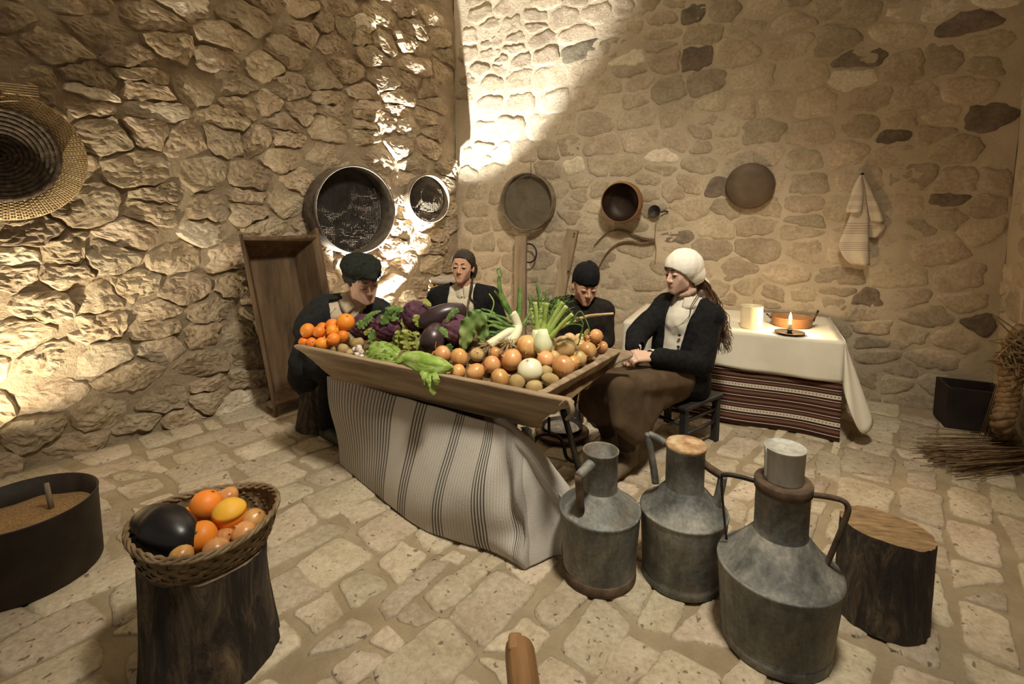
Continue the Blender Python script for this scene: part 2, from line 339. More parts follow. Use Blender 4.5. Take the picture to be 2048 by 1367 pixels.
MAT['iris'] = M('dark_iris', [(0.012, 0.008, 0.006), (0.02, 0.012, 0.008)], 5, 2, 0.2, 0)
MAT['hair_black'] = M('black_hair', [(0.006, 0.005, 0.005), (0.022, 0.017, 0.014)], 30, 6, 0.42, 0.8, 90, 0.006, stretch=(3, 3, 0.4), spec=0.4)
MAT['hair_dark'] = M('dark_brown_hair', [(0.012, 0.007, 0.005), (0.045, 0.026, 0.016)], 30, 6, 0.42, 0.8, 90, 0.006, stretch=(3, 3, 0.4), spec=0.4)
MAT['hair_brown'] = M('curly_brown_hair', [(0.03, 0.014, 0.008), (0.10, 0.048, 0.025)], 30, 6, 0.45, 0.4, 90, 0.004, spec=0.4)
MAT['wool_black'] = M('black_wool', [(0.007, 0.007, 0.008), (0.018, 0.018, 0.019)], 40, 6, 0.95, 0.7, 140, 0.004, spec=0.12)
MAT['jacket_grey'] = M('charcoal_jacket', [(0.012, 0.013, 0.014), (0.026, 0.027, 0.028)], 30, 6, 0.9, 0.4, 200, 0.002, spec=0.15)
MAT['coat_boy'] = M('dark_brown_coat', [(0.012, 0.010, 0.009), (0.028, 0.023, 0.019)], 30, 6, 0.92, 0.5, 200, 0.002, spec=0.12)
MAT['cap'] = M('dark_green_black_felt', [(0.010, 0.012, 0.010), (0.024, 0.027, 0.022)], 40, 6, 0.95, 0.5, 160, 0.003, spec=0.1)
MAT['shirt_cream'] = M('cream_shirt', [(0.58, 0.51, 0.37), (0.70, 0.63, 0.48)], 5, 5, 0.9, 0.3, 60, 0.003, spec=0.1)
MAT['shirt_beige'] = M('beige_shirt', [(0.48, 0.40, 0.29), (0.60, 0.51, 0.38)], 5, 5, 0.9, 0.3, 60, 0.003, spec=0.1)
MAT['blouse'] = M('white_knit_blouse', [(0.60, 0.555, 0.46), (0.72, 0.67, 0.57)], 6, 5, 0.95, 0.5, 120, 0.003, spec=0.1)
MAT['scarf'] = M('white_headscarf', [(0.78, 0.74, 0.64), (0.86, 0.83, 0.74)], 5, 4, 0.9, 0.2, 20, 0.004, spec=0.1)
MAT['collar_pink'] = M('dusty_pink_knit', [(0.40, 0.27, 0.20), (0.50, 0.35, 0.26)], 30, 5, 0.95, 0.7, 120, 0.004, spec=0.1)
MAT['skirt'] = M('brown_wool_skirt', [(0.065, 0.042, 0.024), (0.115, 0.078, 0.046)], 8, 6, 0.95, 0.5, 180, 0.003, spec=0.15)
MAT['boot'] = M('grey_brown_boot', [(0.10, 0.075, 0.045), (0.18, 0.14, 0.09)], 12, 6, 0.85, 0.4, 60, 0.004)
MAT['stocking'] = M('dark_stocking', [(0.03, 0.022, 0.015), (0.055, 0.04, 0.028)], 20, 5, 0.95, 0.5, 120, 0.003)
MAT['copper'] = M('aged_copper', [(0.17, 0.085, 0.04), (0.30, 0.165, 0.08)], 8, 6, 0.55, 0.2, 20, 0.004, metallic=0.3)
MAT['copper_black'] = M('sooted_copper', [(0.016, 0.009, 0.006), (0.045, 0.024, 0.014)], 9, 6, 0.5, 0.2, 20, 0.004, metallic=0.2)
MAT['pan'] = M('brown_iron_pan', [(0.085, 0.058, 0.036), (0.15, 0.105, 0.066)], 5, 6, 0.6, 0.15, 30, 0.003, metallic=0.2)
MAT['sieve_dark'] = M('dark_bent_wood', [(0.05, 0.038, 0.028), (0.10, 0.078, 0.056), (0.15, 0.12, 0.09)], 5, 6, 0.6, 0.3, 30, 0.003, stretch=(0.5, 3, 3))
MAT['sieve_wood'] = M('bent_wood', [(0.09, 0.066, 0.042), (0.17, 0.13, 0.085), (0.25, 0.20, 0.14)], 5, 6, 0.7, 0.3, 30, 0.003, stretch=(0.5, 3, 3))
MAT['wire'] = M('dark_wire', [(0.02, 0.018, 0.016), (0.05, 0.045, 0.04)], 10, 3, 0.6, 0, metallic=0.3)
MAT['wire_fine'] = M('fine_grey_gauze', [(0.11, 0.09, 0.06), (0.18, 0.15, 0.10)], 10, 3, 0.8, 0)
MAT['ceramic'] = M('cream_glaze', [(0.66, 0.55, 0.35), (0.76, 0.66, 0.45)], 4, 4, 0.25, 0.05, spec=0.5)
MAT['wax'] = M('candle_wax', [(0.75, 0.66, 0.46), (0.8, 0.72, 0.54)], 6, 3, 0.5, 0)
MAT['box_dark'] = M('dark_box', [(0.016, 0.011, 0.010), (0.032, 0.023, 0.019)], 6, 5, 0.8, 0.3, 30, 0.004)
MAT['ash'] = M('ash', [(0.10, 0.09, 0.08), (0.32, 0.28, 0.23)], 30, 6, 0.95, 0.8, 60, 0.01)
MAT['rope'] = M('rope', [(0.16, 0.105, 0.05), (0.30, 0.21, 0.11)], 40, 5, 0.9, 0.5, 120, 0.003)
MAT['pulp'] = M('woollen_roll', [(0.30, 0.25, 0.20), (0.42, 0.36, 0.29)], 8, 5, 0.95, 0.4, 60, 0.004)

# ================================================================== the room
L0 = at_z(0, 947); L1 = at_z(534, 797); LD = (L1 - L0).normalized()          # foot of the left wall
B1 = at_z(1820, 811); BD = Vector((3.55, -1.74, 0)).normalized()             # foot of the back wall
# corner of the two walls
_t = ((B1 - L0).cross(BD).z) / (LD.cross(BD).z); CORNER = L0 + LD * _t
LN = Vector((LD.y, -LD.x, 0)); BN = Vector((BD.y, -BD.x, 0))                  # into the room
if LN.dot(Vector((0, 2, 0)) - L0) < 0: LN = -LN
if BN.dot(Vector((0, 2, 0)) - B1) < 0: BN = -BN
RC = at_plane(2002, 600, B1, BN); RC.z = 0                                    # right corner
RD = BN.copy(); RN = -BD
ROOM_H = 4.3
def wall_pt(px, py, off=0.0): return at_plane(px, py, B1 + BN * off, BN)
def lwall_pt(px, py, off=0.0): return at_plane(px, py, L0 + LN * off, LN)

def in_view(p, m=140):
    x, y, w = project(p); return w > 0.3 and -m < x < 2048 + m and -m < y < 1367 + m
def clip(poly, p, n):
    out = []
    for i in range(len(poly)):
        a = poly[i]; b = poly[(i + 1) % len(poly)]
        da = (a[0] - p[0]) * n[0] + (a[1] - p[1]) * n[1]; db = (b[0] - p[0]) * n[0] + (b[1] - p[1]) * n[1]
        if da <= 0: out.append(a)
        if (da < 0 < db) or (db < 0 < da):
            t = da / (da - db); out.append((a[0] + (b[0] - a[0]) * t, a[1] + (b[1] - a[1]) * t))
    return out
def area_c(poly):
    A = cx = cy = 0
    for i in range(len(poly)):
        x0, y0 = poly[i]; x1, y1 = poly[(i + 1) % len(poly)]; c = x0 * y1 - x1 * y0; A += c; cx += (x0 + x1) * c; cy += (y0 + y1) * c
    A /= 2
    return abs(A), (cx / (6 * A), cy / (6 * A))
def inset(poly, g):
    n = len(poly); A = sum(poly[i][0] * poly[(i + 1) % n][1] - poly[(i + 1) % n][0] * poly[i][1] for i in range(n)); s = 1 if A > 0 else -1
    out = list(poly)
    for i in range(n):
        a = poly[i]; b = poly[(i + 1) % n]; dx, dy = b[0] - a[0], b[1] - a[1]; l = math.hypot(dx, dy)
        if l < 1e-6: continue
        nx, ny = s * dy / l, -s * dx / l
        out = clip(out, (a[0] - nx * g, a[1] - ny * g), (nx, ny))
        if len(out) < 3: return []
    return out
def chaikin(poly, k=0.25, it=1):
    for _ in range(it):
        out = []
        for i in range(len(poly)):
            a = poly[i]; b = poly[(i + 1) % len(poly)]
            out += [(a[0] + (b[0] - a[0]) * k, a[1] + (b[1] - a[1]) * k), (a[0] + (b[0] - a[0]) * (1 - k), a[1] + (b[1] - a[1]) * (1 - k))]
        poly = out
    return poly
def resample(poly, n):
    L = []; tot = 0
    for i in range(len(poly)):
        a = poly[i]; b = poly[(i + 1) % len(poly)]; d = math.hypot(b[0] - a[0], b[1] - a[1]); L.append((tot, d, a, b)); tot += d
    out = []; j = 0
    for k in range(n):
        s = tot * k / n
        while j < len(L) - 1 and L[j][0] + L[j][1] < s: j += 1
        t0, d, a, b = L[j]; t = (s - t0) / d if d > 0 else 0; out.append((a[0] + (b[0] - a[0]) * t, a[1] + (b[1] - a[1]) * t))
    return out
def voronoi(pts, ax=1.0, ay=1.0, reach=0.9):
    P = [(x * ax, y * ay) for x, y in pts]; A = np.array(P); cells = []
    for i, (x, y) in enumerate(P):
        d = np.hypot(A[:, 0] - x, A[:, 1] - y); nb = [j for j in np.argsort(d)[1:26] if d[j] < 2 * reach]
        poly = [(x - reach, y - reach), (x + reach, y - reach), (x + reach, y + reach), (x - reach, y + reach)]
        for j in nb:
            q = P[j]; poly = clip(poly, ((x + q[0]) / 2, (y + q[1]) / 2), (q[0] - x, q[1] - y))
            if len(poly) < 3: break
        cells.append([(a / ax, b / ay) for a, b in poly])
    return cells
def stone_geo(poly, c, prot, rough, n=20, rings=4, freq=9, tilt=0.0, depth=0.05, seed=0, edge=0.0, wob=0.012, dome=0.0, ani=1.0, facet=0.0):
    """poly in wall coordinates (u, v); the stone comes out along w"""
    pts = resample(poly, n); rings_s = [1.0, 1.0] + [1 - 0.11 - (0.89 * (k / rings)) for k in range(rings)]
    tx, ty = random.uniform(-tilt, tilt), random.uniform(-tilt, tilt); v = []; f = []
    planes = [(random.uniform(0.016, 0.042), random.uniform(-facet, facet), random.uniform(-facet, facet) * 1.3) for _ in range(6)] if facet else None
    def H(x, y):
        q = Vector((x * freq + seed, y * freq * ani + x * freq * 0.35 * (ani - 1) + seed * 1.7, seed * 0.3)); a = noise.noise(q); b = noise.noise(q * 2.3); e = noise.noise(q * 4.7)
        return (a * 0.6 + (abs(b) - 0.25) * 0.7 + e * 0.3) * rough + x * tx + y * ty + (min(h0 + gx * x + gy * y for h0, gx, gy in planes) if planes else 0.0)
    for k, s in enumerate(rings_s):
        for (x, y) in pts:
            dx, dy = x - c[0], y - c[1]; l = math.hypot(dx, dy)
            w = noise.noise(Vector((x * 17 + seed, y * 17, 3.1))) * wob
            s2 = s * (1 + w / max(l, 0.03))
            X, Y = dx * s2, dy * s2
            if k == 0: z = -depth
            elif k == 1: z = edge + 0.4 * H(X, Y)
            else: z = prot + H(X, Y) + dome * (1 - (s ** 2))
            v.append((X, z, Y))
    m = len(rings_s)
    for k in range(m - 1):
        for i in range(n):
            a = k * n + i; b = k * n + (i + 1) % n; f.append((a, b, b + n, a + n))
    v.append((0, prot + H(0, 0) + dome, 0)); ci = len(v) - 1
    for i in range(n): f.append(((m - 1) * n + i, (m - 1) * n + (i + 1) % n, ci))
    return v, f
def rubble_points(W, H, hs, ws, jit, v0=0.0):
    pts = []; v = v0
    while v < H + 0.2:
        h = random.uniform(*hs); u = -random.uniform(0, 0.3)
        while u < W + 0.3:
            w = random.uniform(*ws)
            if random.random() < 0.16:      # two small stones instead of a tall one
                pts.append((u + w * 0.3, v + h * 0.25)); pts.append((u + w * 0.35, v + h * 0.78))
                u += w * 0.6; continue
            pts.append((u + w / 2 + random.uniform(-jit, jit), v + h / 2 + random.uniform(-jit, jit) * 0.8)); u += w
        v += h
    return pts
def make_wall(name, org, d, n, W, mats, mort, params, relief=0.008, res=0.035):
    """local x along the wall, local y into the room, local z up"""
    o_m = Matrix.Identity(4)
    for i, a in enumerate((d, n, Vector((0, 0, 1)))):
        for r in range(3): o_m[r][i] = a[r]
    o_m.translation = org
    nu, nv = int(W / res), int(ROOM_H / res)
    def fn(u, v):
        x, z = u * W, v * (ROOM_H + 0.12) - 0.12
        q = Vector((x * 5, z * 5, 1.7)); return (x, relief * (noise.noise(q) + 0.6 * noise.noise(q * 2.7) + 0.4 * noise.noise(q * 6)), z)
    mb = MB(); mb.add(gridf(fn, nu, nv))
    mb.add(box((W / 2, -0.2, ROOM_H / 2 - 0.1), (W + 0.9, 0.3, ROOM_H + 0.2)))
    o = mb.build(name, mort); o.matrix_world = o_m; o['kind'] = 'structure'
    pts = rubble_points(W, ROOM_H, params['hs'], params['ws'], params['jit'], -0.42)
    cells = voronoi(pts, 1.0, params.get('ay', 1.5)); cand = []
    for poly in cells:
        poly = inset(poly, random.uniform(*params['gap']))
        if len(poly) < 3: continue
        A, c = area_c(poly)
        if A < 0.0022: continue
        wp = o_m @ Vector((c[0], 0, c[1]))
        if c[0] < 0.03 or c[0] > W - 0.03 or c[1] < 0.0 or not in_view(wp): continue
        poly = [(min(max(x, 0.005), W - 0.005), max(y, -0.02)) for x, y in poly]
        x, y, w = project(wp); cand.append((A / (w * w), poly, c, A))
    cand.sort(key=lambda t: -t[0])
    rest = MB()
    for k, (_, poly, c, A) in enumerate(cand):
        poly = chaikin(poly, params.get('ck', 0.22), 2); sd = random.uniform(0, 100)
        prot = random.uniform(*params['prot'])
        g = stone_geo(poly, c, prot, params['rough'] * random.uniform(0.6, 1.3), params['n'], params['rings'], params['freq'], params['tilt'], 0.06, sd, params.get('edge', 0.0), params.get('wob', 0.012), 0.0, params.get('ani', 1.0), params.get('facet', 0.0))
        if k < 300:
            s = one(g, 'stone', mats(c, random.random()), o, params.get('smooth', False)); s.location = (c[0], 0, c[1])
        else: rest.add(g, Matrix.Translation((c[0], 0, c[1])))
    if rest.f:
        r = rest.build('small_stones', mats((0, 0), 0.5), o, params.get('smooth', False)); r['kind'] = 'stuff'
    return o
# left wall: rough split limestone with deep relief
L_len = 5.6
wall_left = make_wall('wall_left', CORNER - LD * L_len, LD, LN, L_len, lambda c, r: MAT['stone_left'] if r > 0.06 else MAT['stone_pale'], MAT['mortar_left'],
    dict(hs=(0.11, 0.28), ws=(0.18, 0.52), jit=0.05, gap=(-0.008, 0.005), prot=(0.006, 0.036), rough=0.030, n=30, rings=8, freq=9, tilt=0.14, ay=1.5, wob=0.035, ck=0.12, edge=-0.010, ani=1.4, facet=0.27), relief=0.016)
B_len = (RC - CORNER).length
def back_mat(c, r):
    if r < 0.055: return MAT['stone_dark']
    if r < 0.16 and c[1] > 1.6: return MAT['stone_pale']
    return MAT['stone_back']
wall_back = make_wall('wall_back', CORNER, BD, BN, B_len, back_mat, MAT['mortar_back'],
    dict(hs=(0.10, 0.24), ws=(0.16, 0.44), jit=0.04, gap=(-0.002, 0.013), prot=(0.001, 0.008), rough=0.007, n=26, rings=3, freq=10, tilt=0.02, ay=1.5, smooth=True, wob=0.03, ck=0.16, edge=-0.004, ani=1.4), relief=0.005)
wall_right = make_wall('wall_right', RC - RD * 0.08, RD, RN, 5.0, lambda c, r: MAT['stone_back'], MAT['mortar_back'],
    dict(hs=(0.13, 0.24), ws=(0.2, 0.4), jit=0.04, gap=(0.008, 0.02), prot=(0.0, 0.012), rough=0.012, n=16, rings=2, freq=10, tilt=0.03), relief=0.006, res=0.08)
# ceiling of the vaulted room (flat above the frame)
one(box((-0.3, 1.6, ROOM_H + 0.1), (11, 10, 0.2)), 'ceiling', MAT['mortar_back'], smooth=False)['kind'] = 'structure'

# floor: limestone slabs laid in rows along the left wall
def floor_z(x, y): return -0.010 + 0.004 * noise.noise(Vector((x * 4, y * 4, 0))) + 0.002 * noise.noise(Vector((x * 14, y * 14, 0)))
floor = one(gridf(lambda u, v: (lambda x, y: (x, y, floor_z(x, y)))(-5 + u * 10, -1.5 + v * 7), 200, 140), 'floor', MAT['mortar_floor'])
floor['kind'] = 'structure'
def slab_cells():
    fd = LD; fn = Vector((-LD.y, LD.x, 0)); cells = []
    t = -6.0
    while t < 4.0:
        h = random.uniform(0.11, 0.24); s = -3.0 - random.random() * 0.3
        while s < 7.0:
            w = random.uniform(0.14, 0.40)
            j = lambda: random.uniform(-0.034, 0.034)
            q = [(s + j(), t + j()), (s + w + j(), t + j()), (s + w + j(), t + h + j()), (s + j(), t + h + j())]
            parts = [q]
            c = fd * (s + w / 2) + fn * (t + h / 2); x, y, d = project(c)
            crazy = 0.5 if (y > 1120 and 560 < x < 1500) else 0.16
            if random.random() < crazy and w > 0.2:      # crazy paving: slabs broken across
                a = random.uniform(0.25, 0.75); b = random.uniform(0.25, 0.75)
                if random.random() < 0.5:
                    m0 = (q[0][0] + (q[1][0] - q[0][0]) * a, q[0][1] + (q[1][1] - q[0][1]) * a); m1 = (q[3][0] + (q[2][0] - q[3][0]) * b, q[3][1] + (q[2][1] - q[3][1]) * b)
                    parts = [[q[0], m0, m1, q[3]], [m0, q[1], q[2], m1]]
                else:
                    m0 = (q[0][0] + (q[1][0] - q[0][0]) * a, q[0][1] + (q[1][1] - q[0][1]) * a)
                    parts = [[q[0], m0, q[3]], [m0, q[1], q[2], q[3]]]
            for p in parts: cells.append([(lambda P: (P.x, P.y))(fd * a + fn * b) for a, b in p])
            s += w
        t += h
    return cells
_c = []
for poly in slab_cells():
    p2 = inset(poly, random.uniform(0.008, 0.018))
    if len(p2) < 3: continue
    A, c = area_c(p2)
    if A < 0.004: continue
    P = Vector((c[0], c[1], 0))
    if not in_view(P, 160) or (P - L0).dot(LN) < 0.05 or (P - B1).dot(BN) < 0.03 or (P - RC).dot(RN) < 0.03: continue
    x, y, w = project(P); _c.append((A / w ** 3, p2, c))
_c.sort(key=lambda t: -t[0]); rest = MB()
for k, (_, poly, c) in enumerate(_c):
    poly = chaikin(poly, 0.07, 1)
    v, f = stone_geo(poly, c, 0.0, 0.004, 26, 2, 9, 0.012, 0.03, random.uniform(0, 99), 0.0, 0.016)
    v = [(a, b2, min(z, 0.0005) - 0.0005 - (0.004 if 26 <= i < 52 else 0)) for i, (a, z, b2) in enumerate(v)]
    if k < 300:
        s = one((v, f), 'slab', MAT['slab'], floor); s.location = (c[0], c[1], 0)
    else: rest.add((v, f), Matrix.Translation((c[0], c[1], 0)))
if rest.f: rest.build('far_slabs', MAT['slab'], floor)['kind'] = 'stuff'
print('SLABS', len(_c))

# ------------------------------------------------------------------ smooth joined shapes
_bm = bmesh.new(); bmesh.ops.create_icosphere(_bm, subdivisions=2, radius=1.0); ICO = [v.co.copy() for v in _bm.verts]; _bm.free()
_bm = bmesh.new(); bmesh.ops.create_icosphere(_bm, subdivisions=3, radius=1.0); _bm.verts.ensure_lookup_table()
ICO3 = ([v.co.copy() for v in _bm.verts], [tuple(v.index for v in f.verts) for f in _bm.faces]); _bm.free()
def hull(sp):
    bm = bmesh.new()
    for p, r in sp:
        for q in ICO: bm.verts.new(Vector(p) + q * r)
    res = bmesh.ops.convex_hull(bm, input=list(bm.verts)); bmesh.ops.delete(bm, geom=list({g for g in list(res['geom_interior']) + list(res['geom_unused']) if isinstance(g, bmesh.types.BMVert)}), context='VERTS')
    bm.verts.index_update(); v = [tuple(x.co) for x in bm.verts]; f = [tuple(x.index for x in y.verts) for y in bm.faces]; bm.free(); return v, f
def ell(c, rad, Mx=None):
    v = [Vector(c) + Vector((q.x * rad[0], q.y * rad[1], q.z * rad[2])) for q in ICO3[0]]
    if Mx is not None: v = [Mx @ q for q in v]
    return [tuple(q) for q in v], ICO3[1]
def blob(parts, voxel=0.01, smooth=4, folds=0.0, ffreq=9, seed=0, stretch=(1, 1, 1)):
    mb = MB()
    for p in parts: mb.add(p)
    me = bpy.data.meshes.new('tmp'); me.from_pydata(mb.v, [], mb.f); me.update()
    o = bpy.data.objects.new('tmp', me); tmp_scene.collection.objects.link(o)
    m = o.modifiers.new('r', 'REMESH'); m.mode = 'VOXEL'; m.voxel_size = voxel; m.use_smooth_shade = True
    if smooth: s = o.modifiers.new('s', 'SMOOTH'); s.factor = 0.5; s.iterations = smooth
    tmp_scene.view_layers[0].update(); dg = tmp_scene.view_layers[0].depsgraph; r = bpy.data.meshes.new_from_object(o.evaluated_get(dg))
    bpy.data.objects.remove(o, do_unlink=True); bpy.data.meshes.remove(me)
    if folds:
        n = len(r.vertices); co = np.empty(n * 3, 'f'); r.vertices.foreach_get('co', co); no = np.empty(n * 3, 'f'); r.vertex_normals.foreach_get('vector', no)
        co = co.reshape(-1, 3); no = no.reshape(-1, 3); S = Vector((seed, seed, seed)); d = np.empty(n)
        for i, c in enumerate(co * np.array(stretch) * ffreq):
            q = Vector(c) + S; d[i] = noise.noise(q) + 0.5 * noise.noise(q * 2.1)
        r.vertices.foreach_set('co', (co + no * (d * folds)[:, None]).astype('f').ravel())
    r.polygons.foreach_set('use_smooth', [True] * len(r.polygons)); r.update(); return r
tmp_scene = bpy.data.scenes.new('tmp')
def cut(me, keep, it=8):
    bm = bmesh.new(); bm.from_mesh(me); bmesh.ops.delete(bm, geom=[f for f in bm.faces if not keep(f.calc_center_median())], context='FACES')
    nb = {}
    for e in bm.edges:
        if e.is_boundary:
            for i in (0, 1): nb.setdefault(e.verts[i], []).append(e.verts[1 - i])
    for _ in range(it):          # even out the cut edge
        new = {v: (v.co * 0.4 + sum((x.co for x in l), Vector()) / len(l) * 0.6) for v, l in nb.items()}
        for v, c in new.items(): v.co = c
    bm.to_mesh(me); bm.free(); return me

# ================================================================== big wooden trough on its blanket-covered base
RIM = 0.70
TA = at_z(585, 690, RIM); TB = at_z(1125, 800, RIM)
TU = (TB - TA); TL = TU.length; TU.normalize(); TV = Vector((-TU.y, TU.x, 0)); TW = 0.80
def tr(s, t, z): return TA + TU * s + TV * t + Vector((0, 0, z - RIM))
TM = Matrix.Identity(4)
for i, a in enumerate((TU, TV, Vector((0, 0, 1)))):
    for r in range(3): TM[r][i] = a[r]
TM.translation = Vector((TA.x, TA.y, 0))                       # trough frame: x along, y across, z up
trough = empty('dough_trough', (0, 0, 0), 'long pale wooden dough trough heaped with vegetables', 'trough'); trough.matrix_world = TM
BZ = 0.505; iu0, iu1, iv = 0.15, 0.19, 0.125; th = 0.03
def rough_board(poly, thick_vec, name, sub=2):
    return add_obj(name, blob([prism(poly, (0, 0, 0), thick_vec)], 0.0085, 3, 0.0035, 11, random.random() * 20, (0.5, 1, 1)), MAT['wood_trough'], trough)
def side_profile(y_rim, y_bot, flip):
    # long side with a carved grip beyond the end board on the right
    pts = [(0, 0), (TL + 0.02, 0), (TL + 0.035, 0.12), (TL + 0.005, 0.22), (TL - 0.03, 0.30), (TL - 0.055, 0.45), (TL - 0.10, 0.55), (TL - 0.14, 0.72), (TL - iu1 + 0.03, 1), (iu0, 1), (0.03, 0.18), (0.0, 0.10)]
    return [(x, y_rim + (y_bot - y_rim) * f, RIM + (BZ - RIM) * f) for x, f in pts]
rough_board(side_profile(0, iv, 0), (0, 0.034, 0.004), 'side_board')
rough_board([(x, y, z) for x, y, z in side_profile(TW, TW - iv, 1)], (0, -0.034, 0.004), 'side_board')
rough_board([(0.012, 0.02, RIM), (0.012, TW - 0.02, RIM), (iu0, TW - iv, BZ), (iu0, iv, BZ)], (0.034, 0, 0.006), 'end_board')
rough_board([(TL - 0.085, 0.02, RIM), (TL - 0.02, TW - 0.02, RIM), (TL - iu1 - 0.01, TW - iv, BZ), (TL - iu1 - 0.03, iv, BZ)], (-0.034, 0, 0.006), 'end_board')
bevel(one(box(((iu0 + TL - iu1) / 2, TW / 2, BZ + 0.012), (TL - iu0 - iu1 + 0.01, TW - 2 * iv + 0.01, 0.024)), 'bottom_board', MAT['wood_trough'], trough, False))
# iron loop on the near corner
gl = one(tube(spline([tr(TL - 0.005, -0.004, RIM - 0.02), tr(TL + 0.03, -0.012, RIM + 0.012), tr(TL + 0.045, -0.012, RIM - 0.03), tr(TL + 0.02, 0.0, RIM - 0.065)]), 0.007, 8, flat=2.0), 'grip', MAT['wood_trough']); gl.parent = trough; gl.matrix_parent_inverse = TM.inverted()
# chest standing under the blanket
ch = empty('support_chest', (0, 0, 0), 'low wooden chest hidden under the striped blanket below the trough', 'chest'); ch.matrix_world = TM
cx0, cx1, cy0, cy1 = 0.28, 1.02, 0.28, 0.60
one(box(((cx0 + cx1) / 2, (cy0 + cy1) / 2, 0.25), (cx1 - cx0, cy1 - cy0, 0.46)), 'body', MAT['wood_dark'], ch, False)
bevel(one(box(((cx0 + cx1) / 2, (cy0 + cy1) / 2, 0.4925), (cx1 - cx0 + 0.04, cy1 - cy0 + 0.04, 0.025)), 'lid', MAT['wood_dark'], ch, False))
# striped blanket hanging from under the trough to the floor
tops = [(655, 750, 0.51), (760, 781, 0.51), (870, 812, 0.51), (960, 838, 0.51), (1016, 858, 0.505), (1050, 893, 0.44), (1085, 940, 0.34), (1124, 992, 0.25)]
bots = [(686, 925), (742, 984), (826, 1038), (930, 1084), (1040, 1121), (1068, 1122), (1098, 1117), (1127, 1108)]
tp = spline([at_z(*t) for t in tops], 8); bp = spline([at_z(x, y, 0.006) for x, y in bots], 8); nC = len(tp) - 1; nR = 40
def blanket(u, v):
    i = min(int(u * nC), nC - 1); f = u * nC - i
    a = tp[i].lerp(tp[i + 1], f); b = bp[i].lerp(bp[i + 1], f)
    p = a.lerp(b, v); w = math.sin(math.pi * v)
    bulge = 0.05 * w * math.sin(math.pi * min(u * 1.25, 1)) + 0.018 * math.sin(u * 17 + v * 2.2) * v + 0.022 * w * math.sin(u * 9 + 4.0 * v + 1.0)
    fold = 0.05 * math.exp(-((u - 0.60) / 0.10) ** 2) * math.exp(-((v - 0.93) / 0.10) ** 2)
    dent = -0.035 * math.exp(-((u - 0.57 - 0.10 * (v - 0.5)) / 0.05) ** 2) * w
    cr = 0.012 * math.sin((u + 0.35 * v) * 34) * math.exp(-((u - 0.62) / 0.13) ** 2) * w
    return p - TV * (bulge + fold + dent + cr) + Vector((0, 0, 0.004 * noise.noise(p * 9)))
bl = one(gridf(blanket, 110, nR), 'striped_blanket', None); grid_uv(bl, 110, nR)
bands = [(0.0, 0.75), (0.15, 0.9), (0.19, 0.0), (0.235, 0.95), (0.268, 0.18), (0.345, 0.95), (0.378, 0.2), (0.455, 1.0), (0.49, 0.2), (0.562, 1.0), (0.60, 0.75), (0.68, 0.9), (0.70, 0.15), (0.86, 0.3)]
MAT['blanket'] = stripes_uv('striped_wool', (0.57, 0.535, 0.48), bands, 125, (0.11, 0.10, 0.09), fine_duty=0.5)
bl.data.materials.append(MAT['blanket']); subsurf(bl, 1); solid(bl, 0.006, -1)
tag(bl, 'grey woollen blanket with dark vertical stripes draped below the wooden trough', 'blanket')
# rolled edge falling from the blanket's corner
rl = one(tube(spline([tr(1.16, 0.17, 0.50), at_z(1030, 872, 0.47), at_z(1062, 905, 0.41), at_z(1095, 952, 0.31), at_z(1126, 992, 0.22)]), [0.02, 0.028, 0.03, 0.031, 0.03, 0.031, 0.033, 0.035, 0.036, 0.037, 0.038, 0.04, 0.04, 0.042, 0.042, 0.044, 0.044, 0.045, 0.045, 0.046, 0.046, 0.046, 0.046, 0.046, 0.044], 16), 'rolled_edge', MAT['blanket'], bl)
set_uv(rl, lambda i: (0.30 + 0.04 * math.sin(2 * math.pi * (i % 16) / 16), (i // 16) / 24))
ft = one(gridf(lambda u, v: at_z(1036 + 26 * u, 858 + 4 * u + v * (44 - 14 * (1 - u)), 0.50 - 0.14 * v) + TV * (0.02 + 0.015 * math.sin(v * 7 + u * 4)), 10, 12), 'folded_flap', MAT['blanket'], bl); grid_uv(ft, 10, 12); solid(ft, 0.004)
# leaning leg of the trough and iron trestle behind the cans
lg = tag(one(tube([at_y(1127, 822, 2.16), at_z(1158, 946, 0.0) + Vector((0, 0, 0.02))], [0.014, 0.017], 10), 'stick', MAT['wood_black']), 'dark stick leaning against the trough end behind the first can', 'stick')
irn = tag(one(tube(spline([at_z(1064, 905, 0.02), at_z(1070, 880, 0.14), at_z(1083, 869, 0.17), at_z(1112, 870, 0.17), at_z(1126, 886, 0.14), at_z(1134, 915, 0.08), at_z(1156, 926, 0.02)], 6), 0.010, 8), 'iron_trivet', MAT['iron']), 'bent iron trivet bar on the floor under the trough end', 'trivet')
v = one(tube([at_z(1098, 835, 0.30), at_z(1098, 869, 0.17)], 0.008, 8), 'upright', MAT['iron'], irn)
# brazier on the floor behind
bc = at_z(1124, 852, 0.06); bc.z = 0
bz = empty('brazier', bc, 'round dark brazier with ashes on the floor beyond the trough', 'brazier')
BS = Matrix.Scale(0.46, 4)
one(lathe([(0.27, 0.0), (0.34, 0.02), (0.36, 0.05), (0.37, 0.075), (0.34, 0.08), (0.25, 0.085)], 40), 'wooden_ring', MAT['wood_dark'], bz, M=BS)
one(lathe([(0.24, 0.07), (0.27, 0.15), (0.285, 0.155), (0.27, 0.145), (0.22, 0.10)], 36, True, False), 'pan', MAT['iron'], bz, M=BS)
one(lathe([(0.255, 0.11), (0.20, 0.125), (0.10, 0.14), (0.01, 0.145)], 28, False, True, 0.15), 'ashes', MAT['ash'], bz, M=BS)

